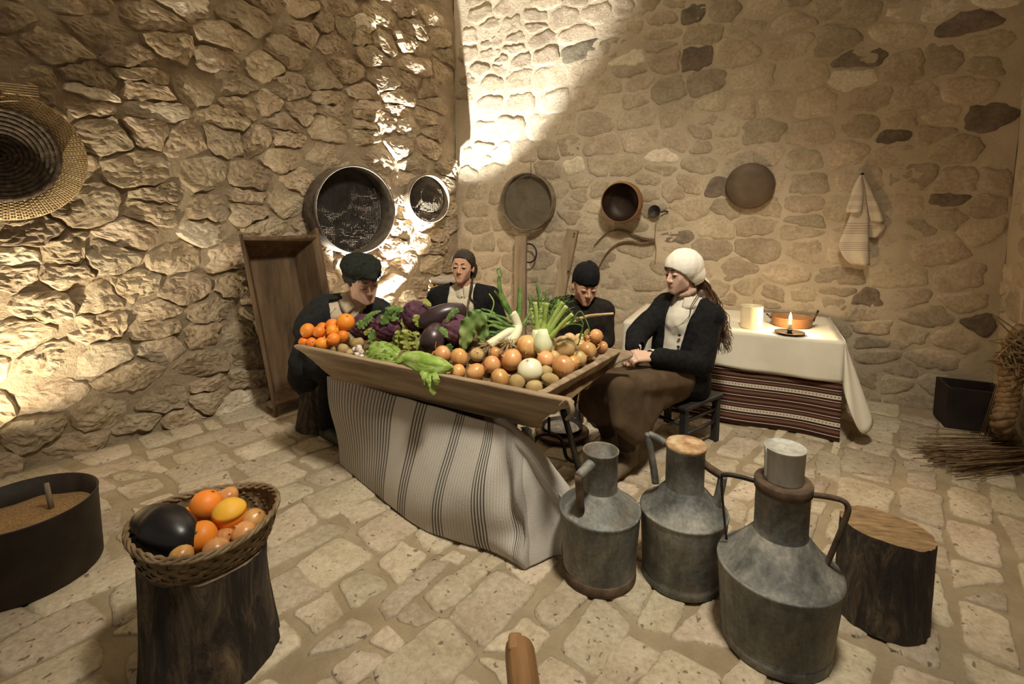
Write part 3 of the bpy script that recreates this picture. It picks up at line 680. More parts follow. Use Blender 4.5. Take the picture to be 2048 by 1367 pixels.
# ================================================================== heap of vegetables
def sm(x, a, b):
    t = min(max((x - a) / (b - a), 0), 1); return t * t * (3 - 2 * t)
def mound(s, t):
    e = sm(t, 0.02, 0.5) * sm(s, -0.05, 0.35) * (1 - sm(s, 1.20, 1.56))
    e2 = math.exp(-((s - 0.72) / 0.34) ** 2) * sm(t, 0.10, 0.48)
    return 0.635 + 0.055 * e + 0.085 * e2 + 0.02 * sm(t, 0.1, 0.5)
def heap(px, py, off):
    r = ray(px, py); best = None
    for k in range(900):
        Y = 1.55 + k * 0.003; p = CAMP + r * (Y / r.y); q = p - TA; s = q.dot(TU); t = q.dot(TV)
        if t > 0.76: return p
        if 0.0 < t and p.z - mound(s, t) < off: return p
    return p
fill = one(gridf(lambda a, b: (lambda s, t: (s, t, min(mound(s, t), 0.60 + 0.9 * min(t - 0.05, 0.75 - t, s - 0.05, TL - 0.06 - s) + 0.02) - 0.015 + 0.008 * noise.noise(Vector((s * 9, t * 9, 0)))))(0.06 + a * (TL - 0.13), 0.06 + b * (TW - 0.12)), 40, 24), 'sacking_bed', MAT['sacking']); fill.matrix_world = TM
tag(fill, 'brown sacking bed under the vegetables in the wooden trough', 'sacking')

def rot_for(ax, spin=0):
    return Vector(ax).normalized().to_track_quat('Z', 'Y').to_matrix().to_4x4() @ Matrix.Rotation(spin, 4, 'Z')
def sphere_prof(fn, n=16): return [fn(math.pi * i / n) for i in range(n + 1)]
onion_prof = [(0.001, -1.0), (0.10, -0.985), (0.45, -0.88), (0.78, -0.62), (0.96, -0.25), (1.0, 0.05), (0.93, 0.38), (0.74, 0.66), (0.46, 0.85), (0.22, 0.95), (0.10, 1.02), (0.06, 1.10), (0.07, 1.17)]
orange_prof = [(max(0.001, math.sin(a)) * 1.0, -math.cos(a) * 0.95 + (0.05 * math.exp(-(a / 0.25) ** 2)) - (0.07 * math.exp(-((math.pi - a) / 0.22) ** 2))) for a in [math.pi * i / 16 for i in range(17)]]
VEG = []
def relax(items):
    for _ in range(30):
        for i in range(len(items)):
            for j in range(i):
                a, b = items[i], items[j]; d = a['p'] - b['p']; l = d.length; ov = (a['r'] + b['r']) * 0.93 - l
                if ov > 0 and l > 1e-6:
                    d = d / l * ov * 0.25; a['p'] = a['p'] + d; b['p'] = b['p'] - d
def onion(p, r, mat, axis, label, group, torn=False, name='onion'):
    e = empty(name, p, label, 'onion', group); Mx = rot_for(axis, random.random() * 6) @ Matrix.Diagonal((r, r, r * random.uniform(0.86, 0.96), 1))
    b = one(lathe(onion_prof, 24, True, True, 0.06, random.random() * 50), 'bulb', mat, e, M=Mx)
    mb = MB()
    for k in range(9):
        a = random.random() * 6.28; q = [Vector((0.05 * math.cos(a), 0.05 * math.sin(a), -0.97)), Vector((0.15 * math.cos(a), 0.15 * math.sin(a), -1.12)), Vector((0.2 * math.cos(a + 0.4), 0.2 * math.sin(a + 0.4), -1.22))]
        mb.add(tube(q, 0.012, 4), Mx)
    mb.build('roots', MAT['root'], b)
    if torn:
        g = gridf(lambda u, v2: Mx @ Vector(((0.3 + 0.8 * v2) * math.cos(u * 2.4), (0.3 + 0.8 * v2) * math.sin(u * 2.4), 0.75 + 0.55 * v2 + 0.14 * math.sin(u * 9 + v2 * 5))), 10, 5)
        solid(one(g, 'loose_skin', MAT['dry_skin'], e), 0.001)
    return e
def orange(p, r, axis, label, group, name='orange', mat='orange'):
    e = empty(name, p, label, 'orange', group); Mx = rot_for(axis, random.random() * 6) @ Matrix.Scale(r, 4)
    one(lathe(orange_prof, 24, True, True, 0.03, random.random() * 50), 'fruit', MAT[mat], e, M=Mx)
    one(lathe([(0.10, 0.86), (0.12, 0.90), (0.05, 0.93), (0.001, 0.92)], 6, False, False), 'stem_scar', MAT['leaf_dark'], e, M=Mx)
    return e
def potato(p, rx, ry, ang, label, group):
    def fn(u, v2):
        a = u * 2 * math.pi; b = math.pi * v2; q = Vector((math.sin(b) * math.cos(a), math.sin(b) * math.sin(a), math.cos(b)))
        k = 1 + 0.12 * noise.noise(q * 1.4 + p * 20) + 0.03 * noise.noise(q * 4 + p * 9); return (q.x * rx * k, q.y * ry * k, q.z * ry * k)
    o = one(gridf(fn, 24, 14, True), 'potato', MAT['potato']); o.location = p; o.rotation_euler = (0.2, ang, random.random() * 0.6)
    return tag(o, label, 'potato', group)
sc = lambda p: (p - CAMP).dot(_fw) / FPX                           # metres for one pixel at p
items = []
def put(kind, px, py, rpx, **kw):
    p = heap(px, py, 0.03); r = rpx * sc(p); p = heap(px, py, r * 0.8); items.append(dict(kind=kind, px=px, py=py, r=r, p=p, **kw))
for px, py, r in [(618, 662, 13.5), (636, 664, 11.5), (648, 655, 11), (661, 652, 12.5), (666, 660, 12), (690, 648, 16), (649, 675, 10.5), (667, 678, 12.5), (644, 687, 13.5), (624, 685, 11), (608, 682, 10.5), (686, 667, 11.5)]:
    put('orange', px, py, r)
OT = {608: .05, 624: .06, 644: .075, 649: .12, 667: .10, 618: .07, 636: .09, 648: .16, 661: .17, 666: .14, 690: .2, 686: .18}
for it in items:            # the oranges lie in the near corner, against the end board
    r0 = ray(it['px'], it['py']); k = (OT[it['px']] - (CAMP - TA).dot(TV)) / r0.dot(TV); it['p'] = CAMP + r0 * k; it['r'] = it['r'] / 1.06
for px, py, rx, ry in [(665, 698, 12, 7.5), (686, 698, 12, 11), (700, 705, 9, 7), (715, 687, 14.5, 12), (697, 682, 11, 9), (1034, 765, 16, 16.5), (1068.6, 774, 18, 14), (1101, 760, 20, 14), (1092, 743, 13, 13)]:
    put('potato', px, py, ry, rx=rx, ry=ry)
for px, py, r, k in [(884, 709, 17, 't'), (918, 715, 17.5, ''), (954, 709, 13, 'p'), (916, 743, 14.5, 't'), (951, 744, 18, ''), (984, 729, 17, ''), (1000, 757, 19, ''), (1023, 719, 20.5, ''), (1056, 694, 22, ''), (1060, 740, 23.5, 'w'), (1091, 719, 17, ''), (1126, 733, 21, ''), (1147, 725, 13, ''), (1159, 716, 14.5, 'p'), (1126, 697, 22, 'p'), (1174, 702, 18, ''), (1139, 678, 12, 'p'), (1160, 678, 11, 'p'), (1185, 689, 12, ''), (1191, 677, 13, 't'), (1203, 692, 11, 't'), (1160, 692, 13, 'p'), (991, 706, 12, ''), (1110, 712, 13, 'p')]:
    put('onion', px, py, r * 1.1, k=k)
relax(items)
ONION = {918: 'brown onion right in front of the cauliflower with the large leaf', 951: 'smooth brown onion on the trough rim beside a torn-skinned onion', 984: 'brown onion with short neck just below the leek roots', 1000: 'reddish brown onion on the rim next to the potatoes', 1023: 'large brown onion leaning between the leek roots and the white onion', 1056: 'brown onion resting against the fennel bulb', 1091: 'brown onion just behind the peeled white onion', 1126: 'big glossy brown onion beside the end board of the trough', 1147: 'small brown onion squeezed behind the big glossy one', 1174: 'golden brown onion by the end board in front of the boy', 1185: 'small brown onion under the torn skins at the far trough corner', 991: 'small brown onion half hidden under the leek roots'}
PALE = {954: 'small greyish onion between the cauliflower and the leek roots', 1159: 'pale onion against the end board of the trough', 1126: 'large pale onion beside the fennel stalks', 1110: 'pale onion wedged between the fennel bulb and two brown onions'}
TORN = {884: 'onion with torn dry neck beside the brown aubergine', 916: 'onion with peeling skin touching the tied chicory'}
def cam_ax(p, a=0.0, b=0.0):
    d = (CAMP - p).normalized(); return d + Vector((a, 0, b))
for it in items:
    p, r = it['p'], it['r']
    if it['kind'] == 'orange': orange(p, r, (random.uniform(-1, 1), random.uniform(-1, 0.2), random.uniform(0, 1)), 'largest orange crowning the pile beside the shirt of the man' if it['px'] == 690 else 'small orange heaped at the end of the wooden trough beside the man', 'oranges in the trough')
    elif it['kind'] == 'potato': potato(p, it['rx'] * sc(p), it['ry'] * sc(p), random.uniform(-0.5, 0.5), 'potato lying among onions in the trough' if it['px'] > 900 else 'potato lying beside the oranges in the trough', 'potatoes by the onions' if it['px'] > 900 else 'potatoes by the oranges')
    else:
        k = it['k']
        if k == 'w': onion(p, r, MAT['onion_white'], (-0.2, -0.4, 1), 'peeled white onion shining at the front of the onion heap', None, name='white_onion')
        elif k == 'p': onion(p, r, MAT['onion_pale'], (random.uniform(-1, 1), random.uniform(-1, 1), random.uniform(0.1, 1)), PALE.get(it['px'], 'small pale onion at the back of the heap before the boy'), 'pale onions in the trough')
        elif k == 't': onion(p, r, MAT['onion'], (random.uniform(-1, -0.3), -0.3, random.uniform(0.1, 0.6)), TORN.get(it['px'], 'onion with torn papery skin at the far trough corner before the boy'), 'onions with torn skin in the trough', True)
        else: onion(p, r, MAT['onion'], (random.uniform(-1, 1), random.uniform(-1, 1), random.uniform(0.0, 1)), ONION[it['px']], 'brown onions in the trough')
gp = heap(717, 700, 0.02)
ga = empty('garlic', gp, 'white garlic bulbs beside the potatoes in the trough', 'garlic')
for k, (dx, dz, r) in enumerate([(-0.02, 0.004, 0.016), (0.004, 0.014, 0.02), (0.02, -0.002, 0.016), (0.0, -0.014, 0.014), (0.028, -0.022, 0.013)]):
    one(lathe([(0.001, -0.9), (0.6, -0.75), (0.95, -0.2), (0.85, 0.35), (0.4, 0.8), (0.14, 1.1), (0.08, 1.5)], 12, True, True, 0.2, k * 3), 'clove', MAT['garlic'], ga, M=Matrix.Translation((dx, -0.01 * k, dz)) @ rot_for((random.uniform(-1, 1), -0.6, 0.7)) @ Matrix.Scale(r, 4))

def leaf(spine, width, mat, parent, name='leaf', ruffle=0.22, cup=0.14, nu=12, nv=22, tip=0.75, base=0.25, up=None, th=0.0015):
    pts, T, N = frames(spline(spine, 5)); n = len(pts) - 1; sd = random.random() * 50
    view = up or (CAMP - pts[n // 2]).normalized()
    def fn(u, v2):
        x = v2 * n; i = min(int(x), n - 1); p = pts[i].lerp(pts[i + 1], x - i); t = T[i]; s = t.cross(view); s.normalize(); nn = s.cross(t)
        w = width * (base + (1 - base) * math.sin(math.pi * min(v2 / tip / 1.0, 1) * 0.5)) * (1 if v2 < tip else math.sqrt(max(0.0, 1 - ((v2 - tip) / (1 - tip)) ** 2)) * 0.95 + 0.05)
        a = (u - 0.5) * 2; w *= 1 + 0.30 * noise.noise(Vector((v2 * 9 + sd, a * 0.6, 0))) + 0.12 * noise.noise(Vector((v2 * 26 + sd, a, 3)))
        off = -cup * width * a * a + ruffle * width * a * a * math.sin(v2 * 31 + a * 2 + sd) + 0.5 * ruffle * width * abs(a) * math.sin(v2 * 13 + sd * 2) + 0.10 * width * noise.noise(Vector((a * 3, v2 * 6, sd))) - 0.05 * width * (math.exp(-(a / 0.12) ** 2))
        return p + s * (a * w) + nn * off
    return solid(one(gridf(fn, nu, nv), name, mat, parent), th)
def pxs(pts, Y): return [at_y(x, y, Y + (d[0] if d else 0)) for x, y, *d in pts]
# purple cauliflowers
def cauliflower(px, py, rpx, label, sq=0.9):
    p = heap(px, py, 0.05); r = rpx * sc(p); p = heap(px, py, r * 0.75)
    e = empty('purple_cauliflower', p, label, 'cauliflower'); sd = random.random() * 90
    cent = []
    for k in range(90):
        z = 1 - 2 * (k + 0.5) / 90; a = k * 2.39996; q = Vector((math.sqrt(1 - z * z) * math.cos(a), math.sqrt(1 - z * z) * math.sin(a), z)); cent.append(q)
    def fn(u, v2):
        a = u * 2 * math.pi; b = math.pi * v2; q = Vector((math.sin(b) * math.cos(a), math.sin(b) * math.sin(a), math.cos(b)))
        d = max(q.dot(c) for c in cent); bump = 0.13 * math.sqrt(max(0, 1 - (math.acos(min(1, d)) / 0.27) ** 2)) if d > math.cos(0.27) else 0
        k = 0.86 + bump + 0.10 * noise.noise(q * 2.0 + Vector((sd, 0, 0))) + 0.035 * noise.noise(q * 11 + Vector((0, sd, 0)))
        return (q.x * r * k, q.y * r * k, q.z * r * k * sq)
    one(gridf(fn, 72, 44, True), 'curd', MAT['caul'], e)
    return e, p, r
def add_leaves(e, p, specs):
    inv = Matrix.Translation(-p)
    for spine, w, m, yo in specs:
        Y = p.y + yo; o = leaf([q - p for q in pxs(spine, Y)], w * sc(p), MAT[m], e, up=(CAMP - p).normalized())
cA = cauliflower(727, 652, 27, 'dark purple cauliflower next to the oranges in the trough'); rA = cA[2]
add_leaves(cA[0], cA[1], [([(745, 636), (735, 640), (724, 648), (715, 656)], 9, 'leaf', -rA), ([(762, 622), (750, 625), (738, 632), (730, 640)], 5, 'leaf', -rA), ([(748, 655), (738, 662), (728, 668)], 5, 'leaf_yellow', -rA * 1.1)])
cB = cauliflower(775, 653, 30, 'purple cauliflower with curling green leaves beside the chicory'); rB = cB[2]
add_leaves(cB[0], cB[1], [([(790, 618), (780, 622), (772, 634), (766, 650)], 9, 'leaf', -rB), ([(806, 622), (796, 618), (788, 626), (790, 642)], 10, 'leaf', -rB * 0.9), ([(745, 690), (742, 680), (744, 668), (750, 662)], 7, 'leaf', -rB * 1.15), ([(770, 616), (785, 617), (800, 620)], 6, 'leaf', -rB * 0.3), ([(800, 690), (795, 684), (788, 678)], 7, 'leaf_dark', -rB)])
cC = cauliflower(833, 631, 31, 'purple cauliflower topping the heap beside the long aubergine'); rC = cC[2]
add_leaves(cC[0], cC[1], [([(845, 654), (838, 648), (834, 640), (836, 630)], 9, 'leaf_yellow', -rC), ([(862, 612), (855, 606), (847, 600)], 6, 'leaf_yellow', -rC * 0.6), ([(815, 660), (808, 648), (806, 636)], 6, 'leaf_yellow', -rC * 0.7)])
cD = cauliflower(914, 659, 34, 'purple cauliflower with a large green leaf next to the leeks'); rD = cD[2]
add_leaves(cD[0], cD[1], [([(926, 700), (930, 678), (940, 652), (955, 634), (962, 622)], 20, 'leaf', -rD), ([(962, 690), (965, 670), (960, 645), (950, 620)], 14, 'leaf', -rD * 0.8), ([(896, 676), (890, 666), (882, 662), (876, 660)], 9, 'leaf', -rD * 0.9), ([(893, 645), (898, 634), (908, 624), (918, 620)], 6, 'leaf', -rD * 0.7), ([(905, 712), (900, 700), (896, 688)], 8, 'leaf_dark', -rD * 1.15)])
# yellowing leaves between
yl = heap(815, 682, 0.03); ye = empty('cabbage_leaves', yl, 'crumpled yellow-green leaves between the cauliflowers and aubergine', 'leaves')
for spine, w, yo in [([(800, 704), (802, 690), (800, 672), (797, 660)], 11, -0.05), ([(818, 704), (815, 690), (814, 674), (818, 662)], 15, -0.06), ([(835, 704), (834, 690), (830, 674), (826, 664)], 12, -0.05), ([(806, 700), (798, 684), (793, 668)], 9, -0.03)]:
    leaf([q - yl for q in pxs(spine, yl.y + yo)], w * sc(yl), MAT['leaf_yellow'], ye, ruffle=0.3, up=(CAMP - yl).normalized())
# aubergines
def aubergine(pts, rad, label, mat, calyx_at_start=True, name='aubergine'):
    sp = spline(pts, 6); n = len(sp); rr = []
    for i in range(n):
        t = i / (n - 1); x = t * (len(rad) - 1); k = min(int(x), len(rad) - 2); r = rad[k] + (rad[k + 1] - rad[k]) * (x - k)
        rr.append(max(0.002, r * math.sqrt(max(0, 1 - max(0, (t - 0.86) / 0.14) ** 2)) * math.sqrt(max(0.02, 1 - max(0, (0.10 - t) / 0.10) ** 2))))
    o = sp[n // 2]; e = empty(name, o, label, 'aubergine'); one(tube([q - o for q in sp], rr, 28), 'fruit', MAT[mat], e)
    d = (sp[0] - sp[2]).normalized(); Mx = Matrix.Translation(sp[0] - o - d * 0.008) @ rot_for(d) @ Matrix.Scale(rad[0], 4)
    one(lathe([(0.95, -0.35), (0.85, -0.05), (0.45, 0.12), (0.18, 0.25), (0.14, 0.8), (0.001, 0.85)], 10, False, True, 0.3), 'calyx', MAT['leaf_dark'], e, M=Mx)
    return e
Ya = cC[1].y - 0.02
s_ = sc(Vector((0, Ya, 0.8)))
aubergine([at_y(846, 650, Ya - 0.05), at_y(872, 634, Ya - 0.06), at_y(900, 624, Ya - 0.04), at_y(932, 624, Ya + 0.0)], [19 * s_, 21 * s_, 19 * s_, 17 * s_], 'long dark aubergine lying on top of the heap', 'aubergine')
Yb = heap(866, 682, 0.05).y
aubergine([at_y(874, 664, Yb + 0.12), at_y(868, 675, Yb + 0.02), at_y(862, 684, Yb - 0.10)], [20 * s_, 23 * s_, 21 * s_], 'dull brown aubergine tucked under the long one', 'aubergine')
# chicory tied with a string, lying on the rim
def at_t(px, py, t):
    r = ray(px, py); return CAMP + r * ((t - (CAMP - TA).dot(TV)) / r.dot(TV))
cp = at_t(806, 716, 0.075); ce = empty('tied_chicory', cp, 'pale green chicory heads tied with a cord on the trough rim', 'chicory'); sv = sc(cp)
vw = (CAMP - cp + Vector((0, 0, 0.35))).normalized()
for spine, w, t in [([(806, 716), (785, 712), (762, 702), (735, 700)], 13, .07), ([(806, 716), (785, 705), (765, 694), (748, 688)], 12, .10), ([(806, 718), (785, 718), (762, 716), (738, 722)], 11, .045), ([(806, 720), (784, 722), (765, 726), (745, 727)], 8, .03), ([(806, 714), (790, 700), (775, 692), (760, 690)], 9, .11), ([(806, 716), (780, 708), (756, 706), (732, 710)], 10, .055), ([(806, 718), (790, 721), (770, 722), (752, 727)], 8, .035), ([(800, 714), (775, 700), (752, 692), (738, 694)], 9, .085)]:
    leaf([at_t(x, y, t - 0.0) - cp for x, y in spine], w * sv, MAT['lettuce'], ce, ruffle=0.45, cup=0.2, base=0.5, nu=14, nv=30, up=vw)
def chicory_head(pts, rad, seed):
    sp0 = spline([at_t(*p) - cp for p in pts], 6); n = len(sp0); P0, T0, N0 = frames(sp0); v = []; f = []; seg = 48
    for i in range(n):
        x = i / (n - 1) * (len(rad) - 1); k = min(int(x), len(rad) - 2); r = (rad[k] + (rad[k + 1] - rad[k]) * (x - k)) * sv; B = T0[i].cross(N0[i])
        for j in range(seg):
            a = 2 * math.pi * j / seg; tw = a + i * 0.012; rr = r * (1 + 0.10 * abs(math.sin(tw * 3.5 + seed)) + 0.05 * noise.noise(Vector((math.cos(a) * 4 + seed, math.sin(a) * 4, i * 0.35)))); v.append(tuple(P0[i] + N0[i] * (rr * math.cos(a)) + B * (rr * math.sin(a))))
    for i in range(n - 1):
        for j in range(seg): f.append((i * seg + j, i * seg + (j + 1) % seg, (i + 1) * seg + (j + 1) % seg, (i + 1) * seg + j))
    f.append(tuple(reversed(range(seg)))); f.append(tuple(range((n - 1) * seg, n * seg))); return one((v, f), 'head', MAT['lettuce'], ce)
chicory_head([(806, 717, .075), (832, 722, .065), (858, 728, .055), (882, 733, .045), (905, 735, .04)], [11, 18, 20, 16, 9, 2.5], 1.0)
for k, (dy, t, w) in enumerate([(-6, .055, 10), (3, .030, 12), (11, .022, 9), (-11, .075, 8)]):
    leaf([at_t(808, 717 + dy * 0.5, t + 0.01) - cp, at_t(832, 720 + dy * 1.1, t - 0.012) - cp, at_t(858, 727 + dy * 1.1, t - 0.015) - cp, at_t(884, 732 + dy * 0.7, t - 0.005) - cp, at_t(905, 735, t) - cp], w * sv, MAT['lettuce'], ce, ruffle=0.08, cup=0.35, base=0.4, tip=0.45, up=vw)
for a, b_, c in [((848, 744), (860, 762), (868, 790)), ((860, 746), (862, 764), (857, 787)), ((842, 742), (850, 754), (853, 770)), ((868, 744), (872, 756), (874, 770))]:
    leaf([at_t(*a, 0.0) - cp, at_t(*b_, -0.022) - cp, at_t(*c, -0.016) - cp], 6 * sv, MAT['lettuce'], ce, ruffle=0.15, base=0.7, up=(CAMP - cp).normalized())
pc_ = at_t(806, 716, 0.075) - cp; dc_ = (at_t(820, 720, .07) - at_t(795, 712, .078)).normalized(); mc_ = rot_for(dc_); mc_.translation = pc_
one(tube([mc_ @ Vector((14.5 * sv * math.cos(a), 14.5 * sv * math.sin(a), 0.004 * math.sin(3 * a))) for a in [k * 2 * math.pi / 24 for k in range(24)]], 0.0055, 8, True), 'cord', MAT['rope'], ce)
# fennel
fp = heap(1086, 690, 0.06); fe = empty('fennel', fp, 'fennel with white bulb and cut green stalks standing among onions', 'fennel'); sf = sc(fp); Yf = fp.y
for k, (dx, w, yo) in enumerate([(0, 20, -0.03), (-11, 15, 0.0), (12, 15, 0.0), (-4, 16, 0.02), (6, 16, 0.03)]):
    pr = [(0.25, -1.0), (0.7, -0.92), (0.95, -0.6), (1.0, -0.2), (0.86, 0.25), (0.62, 0.65), (0.42, 1.0)]
    c = at_y(1086 + dx, 682, Yf + yo); one(lathe([(r * w * sf, z * 24 * sf) for r, z in pr], 18, True, True, 0.08, k), 'bulb_leaf', MAT['bulb'], fe, M=Matrix.Translation(c - fp) @ Matrix.Rotation(dx * 0.014, 4, 'Y'))
for (bx, by), (tx, ty), w, yo in [((1076, 668), (1070, 604), 4.2, 0.0), ((1081, 664), (1082, 603), 4.5, 0.03), ((1086, 662), (1094, 606), 4.5, -0.01), ((1092, 664), (1126, 604), 4.8, 0.0), ((1097, 668), (1133, 612), 4.6, -0.03), ((1102, 674), (1145, 628), 4.3, -0.04), ((1090, 662), (1108, 618), 4, 0.05), ((1072, 672), (1062, 616), 3.5, 0.04), ((1094, 662), (1118, 600), 4.4, 0.04), ((1100, 670), (1152, 640), 3.2, -0.02), ((1084, 662), (1088, 598), 4, 0.06)]:
    a = at_y(bx, by, Yf + yo); b = at_y(tx, ty, Yf + yo * 2.2); m = a.lerp(b, 0.5) + Vector((0, 0, 0.006))
    one(tube([q - fp for q in spline([a, m, b], 5)], [w * 1.3 * sf] * 3 + [w * sf] * 8, 12, flat=0.8), 'stalk', MAT['stalk'], fe)
mb = MB()
for k in range(320):
    a = at_y(random.uniform(1064, 1135), random.uniform(600, 652), Yf + random.uniform(0.02, 0.12)); d = Vector((random.uniform(-1, 1), random.uniform(-0.5, 0.5), random.uniform(-0.3, 1))).normalized() * random.uniform(0.015, 0.05)
    mb.add(tube([a - fp, a + d * 0.5 + Vector((0, 0, 0.004)) - fp, a + d - fp], 0.0013, 3))
fr = mb.build('fronds', MAT['leek_green'], fe)
# dry stalk and thin tendrils
ds = tag(one(tube(spline([at_y(1139, 646, Yf - 0.03), at_y(1160, 637, Yf - 0.04), at_y(1176, 632, Yf - 0.05), at_y(1200, 629, Yf - 0.08), at_y(1227, 627, Yf - 0.10)], 4), [0.009] * 6 + [0.0075] * 6 + [0.006] * 5, 8), 'dry_stalk', MAT['straw']), 'long dry brown stalk sticking out sideways from the fennel', 'stalk')
ds.data.materials[0] = MAT['straw']
for pts in [[(1145, 640), (1160, 622), (1172, 640), (1178, 662), (1164, 672)], [(1140, 642), (1155, 634), (1166, 648), (1158, 676)], [(1130, 650), (1150, 648), (1165, 655), (1156, 690)]]:
    one(tube(spline([q - Vector((0, 0, 0)) for q in pxs(pts, Yf - 0.05)], 6), 0.003, 6), 'tendril', MAT['leek_green'], ds)
# leeks
def leek(pts, rw, label, leaves, Y):
    base = at_y(*pts[0][:2], Y + pts[0][2]); e = empty('leek', base, label, 'leek'); q = [at_y(x, y, Y + d) - base for x, y, d in pts]
    sh_ = one(tube(spline(q, 6), [rw * 1.25] + [rw * 1.1] * 3 + [rw] * (6 * (len(q) - 1) - 3), 14), 'shaft', MAT['leek_white'], e)
    mb = MB(); d0 = (q[0] - q[1]).normalized()
    for k in range(46):
        v0 = Vector((random.uniform(-1, 1), random.uniform(-1, 1), random.uniform(-1, 1))); a = d0 * 0.004 + v0 * rw * 0.6; b = a + d0 * 0.02 + v0 * 0.018; c = b + v0 * 0.022 + d0 * 0.008 + Vector((0, 0, -0.008))
        mb.add(tube([a, b, c], 0.0012, 4))
    mb.build('roots', MAT['root'], sh_)
    for lp, w, m in leaves:
        leaf([at_y(x, y, Y + d) - base for x, y, d in lp], w, MAT[m], e, ruffle=0.03, cup=0.5, base=0.8, tip=0.3, nv=24, nu=6)
    return e
Yl = heap(1005, 680, 0.06).y; sl = sc(Vector((0, Yl, 0.8)))
leek([(978, 690, -0.02), (1005, 671, 0.02), (1040, 650, 0.08)], 8.5 * sl, 'leek lying sideways with its white root end towards the cauliflower',
     [([(1038, 652, .08), (1010, 640, .10), (985, 622, .12), (962, 616, .12)], 5 * sl, 'leek_green'), ([(1040, 650, .08), (1065, 640, .1), (1075, 628, .12)], 6 * sl, 'leek_green'), ([(1036, 655, .08), (1005, 650, .08), (975, 640, .10)], 4 * sl, 'stalk'), ([(1032, 656, .08), (1000, 644, .10), (978, 640, .12), (966, 646, .1)], 3.5 * sl, 'leek_green'), ([(1044, 648, .08), (1060, 620, .12), (1058, 590, .14)], 4 * sl, 'leek_green')], Yl)
leek([(1018, 684, -0.07), (1030, 672, 0.0), (1036, 655, 0.06), (1030, 636, 0.07), (1024, 626, 0.07)], 9.5 * sl, 'leek standing up with tall green leaf and curled tip',
     [([(1026, 630, .07), (1018, 612, .07), (1008, 592, .08), (1002, 572, .08), (1000, 552, .08)], 9 * sl, 'leek_green'), ([(1026, 630, .08), (1014, 616, .10), (1004, 596, .11), (990, 580, .12)], 6 * sl, 'stalk'), ([(1034, 640, .09), (1038, 610, .11), (1039, 572, .12)], 6 * sl, 'leek_green'), ([(1024, 640, .06), (1000, 630, .05), (975, 626, .06), (962, 622, .06)], 5 * sl, 'leek_green'), ([(1076, 602, .12), (1077, 585, .12), (1074, 566, .12)], 4.5 * sl, 'leek_green'), ([(1088, 604, .12), (1091, 590, .12), (1093, 576, .12)], 2.5 * sl, 'leek_green'), ([(1000, 553, .08), (994, 541, .09), (999, 536, .09), (1003, 546, .08), (1001, 556, .08)], 2.2 * sl, 'leek_green')], Yl)
sp_ = tag(one(tube(spline(pxs([(975, 640), (985, 618), (987, 602), (978, 587)], Yl + 0.05), 6), 0.0035, 6), 'onion_sprout', MAT['stalk']), 'thin curling green sprout rising between the leek and the aubergine', 'sprout')
for pts in [[(1030, 660), (1000, 655), (985, 650), (968, 655)], [(1028, 664), (1004, 660), (990, 668), (975, 672)], [(1032, 656), (1010, 646), (990, 634), (970, 632)], [(1020, 672), (1004, 668), (984, 664), (972, 664)]]:
    leaf(pxs(pts, Yl + 0.04), 3.2 * sl, MAT['leek_green'], sp_, ruffle=0.02, base=0.8, tip=0.3, nv=16, nu=4)
tag(fill, fill['label'], 'sacking')

# ================================================================== zinc cans in front
def can(px, py, label, dims, rim, name='zinc_can'):
    c = at_z(px, py, 0); e = empty(name, c, label, 'can'); R, zs, zn0, rn, zr, rb = dims
    # body, shoulder and neck
    one(lathe([(rb * 0.97, 0.0), (rb, 0.004), (rb, 0.03), (rb * 0.985, 0.033), (rb * 1.0, 0.045), (R * 0.99, zs - 0.02), (R, zs - 0.004), (R * 1.012, zs), (R * 1.0, zs + 0.006)], 56), 'body', MAT['zinc'], e)
    n = 9; sh = []
    for i in range(n + 1):
        t = i / n; sh.append((R * 0.995 + (rn - R * 0.995) * (t ** 0.93), zs + 0.003 + (zn0 - zs - 0.003) * (t ** 1.12)))
    one(lathe(sh, 56, False, False), 'shoulder', MAT['zinc'], e)
    one(lathe([(rn * 1.03, zn0 - 0.006), (rn, zn0 + 0.006), (rn, zr - 0.012), (rn * 1.05, zr - 0.008), (rn * 1.06, zr - 0.002), (rn * 1.03, zr), (rn * 0.95, zr - 0.003), (rn * 0.93, zn0)], 44, False, True), 'neck', MAT['zinc'], e)
    return e, c
def zat(px, py, c):                       # height of the point above c seen at a pixel row
    return facing_plane(px, py, c).z
def handle(e, c, pts, r, mat, name='handle', flat=1.0, k=5):
    return one(tube(spline([p - c for p in pts], k), r, 10, flat=flat), name, mat, e)
# can 1: beside the blanket
c0 = at_z(1197, 1143); R1 = 80 * sc(facing_plane(1200, 1010, c0)); z_s = zat(1205, 1015, c0); z_n = zat(1205, 975, c0); z_r = zat(1201, 898, c0)
e1, c1 = can(1197, 1143, 'zinc can with open neck and rusty strap handle beside the striped blanket', (R1, z_s, z_n, 34 * sc(c0 + Vector((0, 0, .4))), z_r, R1 * 0.90), None)
one(lathe([(R1 * 0.915, 0.0), (R1 * 0.93, 0.012), (R1 * 0.92, 0.036), (R1 * 0.905, 0.038)], 56), 'base_rim', MAT['rust'], e1)
dv = (CAMP - c1); dv.z = 0; dv.normalize(); rv = Vector((-dv.y, dv.x, 0))       # rv points to the viewer's right
hd = (dv * 0.82 - rv * 0.57).normalized(); rn1 = 34 * sc(c0 + Vector((0, 0, .4)))
handle(e1, c1, [c1 + hd * (rn1 * 0.9) + Vector((0, 0, z_r - 0.035)), c1 + hd * (rn1 + 0.07) + Vector((0, 0, z_r - 0.055))], [0.02, 0.02, 0.02, 0.018, 0.018, 0.017], MAT['zinc'], 'handle_arm')
